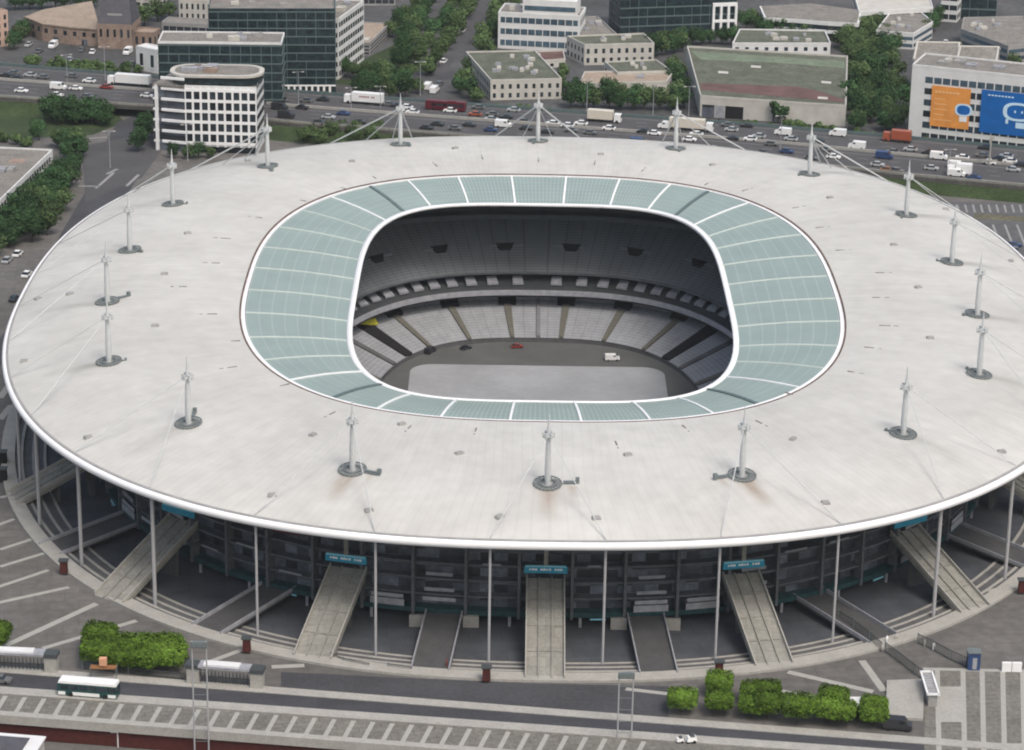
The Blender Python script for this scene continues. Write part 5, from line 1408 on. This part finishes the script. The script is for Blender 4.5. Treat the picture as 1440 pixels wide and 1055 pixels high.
# ================================================================== STREET FURNITURE
def lamp(h,arm=1.4,name='street_lamp'):
    root=empty(name,(0,0,-100)); mb=MB(); mb.tube((0,0,0),(0,0,h),.14,.07,8); mb.tube((0,0,0),(0,0,.6),.22,.2,8); mb.build('pole',M['louv'],root)
    mb=MB(); mb.tube((-arm,0,h-.1),(0,0,h-.05),.06,n=6); mb.tube((0,0,h-.05),(arm,0,h-.1),.06,n=6); mb.build('arm',M['louv'],root)
    for s in (-1,1): mb=MB(); mb.box((s*arm,0,h-.12),(.9,.35,.16)); mb.build('lamp_head',M['wall'],root)
    return [root,False]
LP=lamp(11)
for px,py,z,zone in [(148,113,ZM,'in the middle of the motorway'),(95,125,ZM,'in the middle of the motorway'),(420,150,ZM,'in the middle of the motorway'),(535,170,0,'between the stadium and the motorway'),(494,172,0,'between the stadium and the motorway'),(591,134,0,'at the avenue mouth'),(918,168,0,'along the far edge of the motorway'),(968,170,0,'along the far edge of the motorway'),(825,160,0,'along the far edge of the motorway'),(1097,214,ZM,'on the near motorway shoulder'),(1333,262,0,'on the verge below the motorway'),(1404,202,0,'at the foot of the billboard office'),(264,226,0,'beside the grid-front office'),(155,236,0,'at the left junction')]:
    p=at(px,py,z); o=place(LP,(p.x,p.y,z),random.random()*.5); auto(o,'tall slim grey street lamp',zone,'street lamp','street lamps')
# gantry
p=at(1391,232,ZM); root=empty('sign_gantry',(p.x,p.y,ZM)); tag(root,'pale motorway sign post below the blue banner at right','gantry')
mb=MB(); mb.tube((0,0,0),(0,0,8),.3,.25,8); mb.build('post',M['pale'],root); mb=MB(); mb.box((0,0,1.3),(4.5,.4,.5)); mb.box((.2,0,8),(1.1,.4,.8)); mb.build('crossbar',M['pale'],root)
# twin post lighting towers at the front
def twin(px,py,h,lab,z0=0,box=True):
    p=at(px,py,z0); root=empty('lighting_tower',(p.x,p.y,z0)); tag(root,lab,'lighting tower','twin post lighting towers')
    for s in (-1,1): mb=MB(); mb.tube((s*1.2,0,0),(s*1.2,0,h),.15,.12,8); mb.build('post',M['colm'],root)
    mb=MB()
    for k in range(int(h/2.2)): mb.tube((-1.2,0,1+k*2.2),(1.2,0,1+k*2.2),.05,n=5)
    mb.build('rungs',M['steel'],root)
    if box:
        mb=MB(); mb.box((0,0,h-.6),(2.8,.6,1.1)); mb.box((0,-.35,h-.6),(2.4,.1,.8)); mb.build('light_box',M['steel'],root)
twin(284,1066,22.0,'twin post lighting tower at lower left, rising past the terrace',-4.0)
twin(878,1038,12.5,'twin post lighting tower on the road edge at lower centre')
# bus and car on front road
rdir=math.atan2(A1.y-A0.y,A1.x-A0.x)
b_=make_bus('white','busd',10.6); p=at(125,968,1.4); b_.location=(p.x,p.y,.02); b_.rotation_euler=(0,0,rdir); tag(b_,'white roofed dark teal city bus on the road at lower left','bus')
p=at(0,956,.5); tag(place(proto_car('grey','car'),(p.x,p.y,.02),rdir),'grey car at the left edge on the road behind the bus','car')
for px,py,c in [(60,322,'white'),(25,357,'white'),(38,386,'white'),(10,366,'silver'),(20,420,'dark'),(96,280,'silver')]:
    p=at(px,py,.5); auto(place(proto_car(c,'car'),(p.x,p.y,.02),R(80)),{'dark':'black'}.get(c,c)+' car','on the street left of the stadium','car','cars on the left street')
for px,py,c,k in [(650,43,'white','car'),(624,86,'white','car'),(602,123,'white','van'),(611,128,'white','van'),(606,100,'dark','car'),(618,118,'grey','car'),(660,20,'grey','car')]:
    p=at(px,py,.5); auto(place(proto_car(c,k),(p.x,p.y,.02),R(76)),{'dark':'black'}.get(c,c)+' '+k,'on the tree lined avenue',k,'cars on the avenue')
for px,py,c,k in [(40,63,'silver','car'),(75,65,'white','van'),(130,73,'white','car'),(82,86,'blue','car'),(108,88,'blue','car'),(98,84,'silver','car'),(180,74,'white','van'),(200,73,'white','van'),(55,72,'grey','car'),(186,90,'grey','car'),(115,70,'grey','car')]:
    p=at(px,py,.5); auto(place(proto_car(c,k),(p.x,p.y,.02),R(random.choice((80,90,260)))),c+' '+k,'parked below the curved brick building',k,'cars parked at upper left')
for px,py,c,k in [(1330,60,'white','car'),(1240,42,'white','car'),(1426,345,'blue','car'),(1428,352,'grey','car'),(1325,8,'white','car'),(1258,92,'silver','car'),(1175,90,'silver','car'),(1110,176,'white','car'),(950,62,'white','car')]:
    p=at(px,py,.5); auto(place(proto_car(c,k),(p.x,p.y,.04),R(random.choice((10,80)))),c+' '+k,'parked among the buildings on the right',k,'cars parked at right')
# billboard-office forecourt vehicles
for i,(px,py) in enumerate([(1318,189),(1300,186),(1375,196),(1350,194),(1422,203)]):
    p=at(px,py,.8); auto(place(proto_car('white' if i!=1 else 'blue','van'),(p.x,p.y,.02),R(-8)),('white' if i!=1 else 'blue')+' van','parked at the foot of the billboard office','van','vans by the billboard office')
# service vehicles beside the pitch
for px,py,c,k,l in [(605,493,'dark','van','black service van at the left end of the pitch surround'),(655,488,'dark','car','black buggy car beside the pitch below the second aisle'),(727,486,'red','car','red service car at the centre of the far touchline'),(861,504,'white','van','white van on the pitch surround right of centre')]:
    p=at(px,py,ZP+.6); o=tag(place(proto_car(c,k),(p.x,p.y,ZP+.12 if px==861 else ZP+.02),random.uniform(0,3)),l,k,'service vehicles in the bowl'); o.scale=(.72,.72,.72)
# red pylons on the ring kerb
for px,py,l in [(90,805,'dark red ticket pylon on the ring kerb at left, below the big stair ramp'),(347,915,'dark red ticket pylon on the ring kerb left of the second stair ramp'),(684,956,'dark red ticket pylon on the ring kerb left of the central stair ramp'),(1011,948,'dark red ticket pylon behind the clipped trees right of the central ramp'),(1437,832,'rust red pylon on the ring kerb at the right edge')]:
    p=at(px,py,.5); root=empty('ticket_pylon',(p.x,p.y,.45)); tag(root,l,'pylon','red pylons on the ring kerb')
    mb=MB(); mb.box((0,0,1.25),(1.5,1.1,2.5),0,.9); mb.build('body',M['red'],root); mb=MB(); mb.box((0,0,2.6),(1.9,1.5,.22)); mb.build('cap',M['dsteel'],root)
for px,py in [(3,650),(3,674)]:
    p=at(px,py,.5); root=empty('black_kiosk',(p.x,p.y,.1)); auto(root,'black box kiosk','outside the ring kerb at the left edge','kiosk','black kiosks'); mb=MB(); mb.box((0,0,1.4),(2.0,1.6,2.8),0,.95); mb.build('body',M['black'],root); mb=MB(); mb.box((0,0,2.9),(2.3,1.9,.2)); mb.build('cap',M['dsteel'],root)
# entrance gates
def gate(px0,px1,py0,py1,lab):
    a=at(px0,py0,0); b=at(px1,py1,0); f=Face(a,b); root=empty('entrance_gate',a); tag(root,lab,'gate','entrance gates')
    for u in (0,f.w):
        mb=MB(); f.box(mb,u-1.1,u+1.1,0,3.1,-1,1); pl=child(mb,'pillar',M['pale'],root)
        mb=MB(); f.box(mb,u-1.3,u+1.3,3.1,3.8,-1.2,1.2); child(mb,'pillar_cap',M['dsteel'],pl)
    mb=MB(); f.box(mb,1.1,f.w-1.1,3.5,3.9,-1.0,1.5); child(mb,'canopy',M['cyanl'] if False else M['louv'],root)
    mb=MB(); f.box(mb,2,f.w-3,3.9,4.2,-.6,1.2); child(mb,'canopy_top',M['wallw'],root)
    n=int(f.w/.8); mb=MB()
    for i in range(n): u=1.2+(f.w-2.4)*i/n; f.box(mb,u,u+.12,0,2.4,-.06,.06)
    f.box(mb,1.1,f.w-1.1,1.2,1.35,-.05,.05); child(mb,'bars',M['dsteel'],root)
gate(-40,73,939,944,'entrance gate with pale canopy and stone pillar at the lower left edge')
gate(273,362,959,966,'entrance gate with pale canopy between stone pillars right of the clipped trees')
# fences
def fence(pts,lab,h=2.0):
    P=[at(x,y,0) for x,y in pts]; root=empty('mesh_fence',P[0]); tag(root,lab,'fence')
    for a,b in zip(P[:-1],P[1:]):
        f=Face(a,b); mb=MB(); n=max(3,int(f.w/.35))
        for i in range(n): f.box(mb,f.w*i/n,f.w*i/n+.09,.05,h,-.03,.03)
        f.box(mb,0,f.w,h-.1,h,-.05,.05); f.box(mb,0,f.w,.2,.3,-.05,.05); child(mb,'fence_panel',M['dsteel'],root)
        mb=MB(); f.box(mb,0,.16,0,h+.2,-.08,.08); child(mb,'post',M['steel'],root)
fence([(1178,872),(1200,885),(1222,902),(1240,918)],'dark steel fence running inside the ring kerb at lower right')
fence([(1244,917),(1262,930),(1285,948),(1300,958)],'dark steel fence between ring kerb and stair block')
fence([(1290,905),(1310,914),(1335,928),(1362,940)],'dark steel fence leading to the blue kiosk')
fence([(465,925),(482,932),(520,940)],'low dark railing along the kerb right of the second stair ramp',1.0)
fence([(545,940),(580,945)],'short dark railing left of the low ramp',1.0)
fence([(262,925),(268,942),(272,958)],'dark fence beside the right side of the clipped tree block')
fence([(115,942),(180,948),(258,956)],'dark railing in front of the clipped tree block',1.3)
# kiosk, white box, stair block
p=at(1368,940,0); root=empty('blue_kiosk',p); tag(root,'dark blue kiosk with pale door at the end of the fence, lower right','kiosk')
mb=MB(); mb.box((0,0,1.7),(2.2,2,3.4)); mb.build('body',M['car_blue'],root); mb=MB(); mb.box((.1,-1.02,1.4),(.8,.08,2.2)); mb.build('door',M['louv'],root); mb=MB(); mb.box((0,0,3.5),(2.5,2.3,.2)); mb.build('roof',M['steel'],root)
p=at(1422,944,0); root=empty('white_cabinet',p); tag(root,'pair of white panels standing on the plaza edge at the lower right','cabinet')
mb=MB(); mb.box((-.9,0,.9),(1.7,.6,1.7)); mb.build('panel',M['white'],root); mb=MB(); mb.box((.95,0,.9),(1.7,.6,1.7)); mb.build('panel',M['white'],root)
p=at(1309,988,0); root=empty('stair_block',p); tag(root,'pale steel stair enclosure on the plaza beside the paved platform','stair enclosure')
mb=MB(); mb.box((0,2.5,1.2),(1.6,8.5,2.4)); mb.build('side_wall',M['wallg'],root); mb=MB(); mb.box((1.0,2.5,2.6),(.3,9.4,.3)); mb.box((-1.0,2.5,2.6),(.3,9.4,.3)); mb.box((0,7,2.6),(2.2,.3,.3)); mb.box((0,-2,2.6),(2.2,.3,.3)); mb.build('handrail',M['white'],root)
mb=MB(); 
for k in range(8): mb.box((0,-1.2+k*1.0,2.45-.0*k),(1.5,.35,.1))
mb.build('steps',M['louv'],root)
# scooters and sundries on road at lower right
for px,py,l in [(956,1042,'small white cart standing alone on the road at lower centre right'),(972,1042,'larger white cart with dark hood beside the small white cart')]:
    p=at(px,py,.3); root=empty('white_cart',(p.x,p.y,.02)); tag(root,l,'cart','carts on the road'); mb=MB(); s=.8 if px<960 else 1.1; mb.box((0,0,.75*s),(1.6*s,1.0*s,.8*s),.3,.8); mb.build('body',M['white'],root); mb=MB(); mb.box((.1,0,1.3*s),(.8*s,.9*s,.35*s),.3,.7); mb.build('hood',M['dsteel'],root)
    wheels(root,(-.5*s,.5*s),.9*s,.25*s)
p=at(1262,1022,.5); root=empty('black_van_load',(p.x,p.y,.02)); 
tag(place(proto_car('dark','van'),(p.x,p.y,.02),rdir),'black van parked below the paved platform, lower right','van'); bpy.data.objects.remove(root)
p=at(146,954,0); root=empty('orange_shelter',p); tag(root,'small orange roofed shelter behind the bus','shelter')
mb=MB(); mb.box((0,0,2.2),(4.6,1.4,.2)); mb.build('roof',M['car_brown'],root); mb=MB(); mb.box((-.0,0,3.3),(1.3,1.0,1.4)); mb.build('sign_box',mat('peach_panel',(.6,.33,.2),.7,.1),root)
mb=MB(); [mb.tube((x,y,0),(x,y,2.5),.07,n=6) for x in (-2.3,2.3) for y in (-.7,.7)]; mb.build('posts',M['steel'],root)
p=at(1205,1006,0); root=empty('pavilion',p); tag(root,'small black sided pavilion with white top among the clipped trees','pavilion')
mb=MB(); mb.box((0,0,1.2),(3.2,3.0,2.4)); mb.build('body',M['black'],root); mb=MB(); mb.box((0,0,2.55),(3.6,3.6,.3)); mb.build('roof',M['wallw'],root)
# lower level: building with white roof frame, sign post
p=at(14,1062,-4); root=empty('lower_building',(p.x,p.y,-4.0)); tag(root,'flat building with dark roof panels and white edges at the lower left corner','building')
mb=MB(); mb.box((-2,-4,1.8),(15,9,3.6),rdir); mb.build('wall',M['wall'],root); mb=MB(); mb.box((-2,-4,3.7),(15.6,9.6,.3),rdir); rf=mb.build('roof',M['wallw'],root); mb=MB(); mb.box((-2,-3,3.95),(11,5,.12),rdir); mb.build('roof_panel',M['slate'],rf)
p=at(166,1050,-3.9); root=empty('sign_post',(p.x,p.y,-4.0)); tag(root,'white sign on a thin post in front of the dark red wall','sign'); mb=MB(); mb.tube((0,0,0),(0,0,4.6),.12,n=8); mb.build('post',M['wallw'],root); mb=MB(); mb.box((-.6,0,3.2),(1.1,.12,.9)); mb.build('sign_board',M['white'],root)
# people inside the ring, tiny figures at lower right and on the kerb
def person(loc,shirt,lab,rz=0):
    me_=bpy.data.meshes.new('person')
    J=[(0,0,.95),(0,0,1.15),(0,0,1.4),(0,0,1.52),(0,0,1.68),(.12,0,.9),(.13,.05,.5),(.13,0,.06),(.13,.14,.03),(-.12,0,.9),(-.13,-.06,.5),(-.13,-.1,.06),(-.13,.03,.03),(.2,0,1.38),(.26,.02,1.1),(.27,.1,.86),(-.2,0,1.38),(-.26,.0,1.1),(-.27,.06,.86)]
    E=[(0,1),(1,2),(2,3),(3,4),(0,5),(5,6),(6,7),(7,8),(0,9),(9,10),(10,11),(11,12),(2,13),(13,14),(14,15),(2,16),(16,17),(17,18)]
    rad=[.15,.15,.16,.06,.11,.1,.07,.045,.04,.1,.07,.045,.04,.07,.05,.04,.07,.05,.04]
    me_.from_pydata(J,E,[]); o=bpy.data.objects.new('person',me_); col.objects.link(o)
    m_=o.modifiers.new('s','SKIN'); 
    for v,r in zip(me_.skin_vertices[0].data,rad): v.radius=(r,r)
    me_.skin_vertices[0].data[0].use_root=True
    o.modifiers.new('d','SUBSURF').levels=1; me_.materials.append(shirt); o.location=loc; o.rotation_euler=(0,0,rz); tag(o,lab,'person'); return o
for px,py,c,l in [(1247,905,M['white'],'person in white walking just inside the ring kerb, leftmost of two'),(1260,902,M['wall'],'person in beige walking just inside the ring kerb, right of another'),(1300,910,M['wall'],'person in pale clothes standing just outside the ring kerb by the fence'),(1313,915,M['white'],'person in white standing beside the fence to the blue kiosk'),(628,939,M['car_red'],'person in red standing at the foot of the low ramp left of centre')]:
    p=at(px,py,.05); person((p.x,p.y,.02 if px>1240 else .2),c,l,random.random()*6)
# ================================================================== labels
ORD=['zeroth','first','second','third','fourth','fifth','sixth','seventh','eighth','ninth','tenth','eleventh','twelfth','thirteenth','fourteenth','fifteenth','sixteenth','seventeenth','eighteenth','nineteenth','twentieth']
TENS={2:'twent',3:'thirt',4:'fort',5:'fift'}
def ordn(n):
    if n<=20: return ORD[n]
    t,u=divmod(n,10); return TENS[t]+('ieth' if u==0 else 'y-'+ORD[u])
from collections import defaultdict
gr=defaultdict(list)
for o,d,z in REG: gr[(d,z)].append(o)
for (d,z),L_ in gr.items():
    xs=[pix(o.location) for o in L_]
    depth=('avenue' in z and 'row' in z) or 'left street' in z
    idx=sorted(range(len(L_)),key=lambda i:(-xs[i][1] if depth else xs[i][0]))
    for r_,i in enumerate(idx):
        base=f"{d} {z}" if z.split()[0] in ('in','on','at','between','left','right','below','behind','beside','close','parked','along','outside','by','before','cut') else f"{d} on the {z}"
        L_[i]['label']=base if len(L_)==1 else f"{base}, {ordn(r_+1)} from {'near end' if depth else 'left'}"
# unused prototypes
for d_ in (CARS,TPL):
    for k,(o,u) in d_.items():
        if not u:
            for c in list(o.children): bpy.data.objects.remove(c)
            bpy.data.objects.remove(o)
# ================================================================== haze
mb=MB(); mb.box((0,500,111.0),(3000,3000,250)); hz=mb.build('haze',[]); tag(hz,kind='stuff')
hm=bpy.data.materials.new('thin_haze'); hm.use_nodes=True; hn=hm.node_tree; hn.nodes.remove(hn.nodes['Principled BSDF'])
pv=hn.nodes.new('ShaderNodeVolumePrincipled'); pv.inputs['Color'].default_value=(.86,.92,1,1); pv.inputs['Density'].default_value=HAZE; pv.inputs['Anisotropy'].default_value=.1
hn.links.new(pv.outputs[0],hn.nodes['Material Output'].inputs['Volume']); hz.data.materials.append(hm)
# ================================================================== camera, sky, sun
cam=bpy.data.cameras.new('camera'); co=bpy.data.objects.new('camera',cam); col.objects.link(co); scene.camera=co
cam.sensor_fit='HORIZONTAL'; cam.sensor_width=36; cam.lens=F/1440*36; cam.clip_start=5; cam.clip_end=9000
rot=Matrix((AR,AU,-AF)).transposed(); co.matrix_world=Matrix.Translation(CAM)@rot.to_4x4()
w=bpy.data.worlds.new('World'); scene.world=w; w.use_nodes=True; nt=w.node_tree
bg=nt.nodes['Background']; sky=nt.nodes.new('ShaderNodeTexSky'); sky.sky_type='NISHITA'; sky.sun_disc=False
EL,AZ=58,150
sky.sun_elevation=R(EL); sky.sun_rotation=R(AZ); sky.air_density=1.6; sky.dust_density=6; sky.ozone_density=.6
nt.links.new(sky.outputs[0],bg.inputs[0]); bg.inputs[1].default_value=.14
sl=bpy.data.lights.new('sun','SUN'); sl.energy=1.2; sl.angle=R(18); sl.color=(1,.98,.95); so=bpy.data.objects.new('sun',sl); col.objects.link(so)
# the sun stands at azimuth AZ (clockwise from +Y) and elevation EL
d=Vector((math.sin(R(AZ))*math.cos(R(EL)),math.cos(R(AZ))*math.cos(R(EL)),math.sin(R(EL)))); so.rotation_euler=d.to_track_quat('Z','Y').to_euler()
scene.view_settings.view_transform='Standard'; scene.view_settings.look='None'; scene.view_settings.exposure=.2; scene.view_settings.gamma=1
scene.cycles.filter_width=2.0
scene.render.resolution_x=1024; scene.render.resolution_y=750
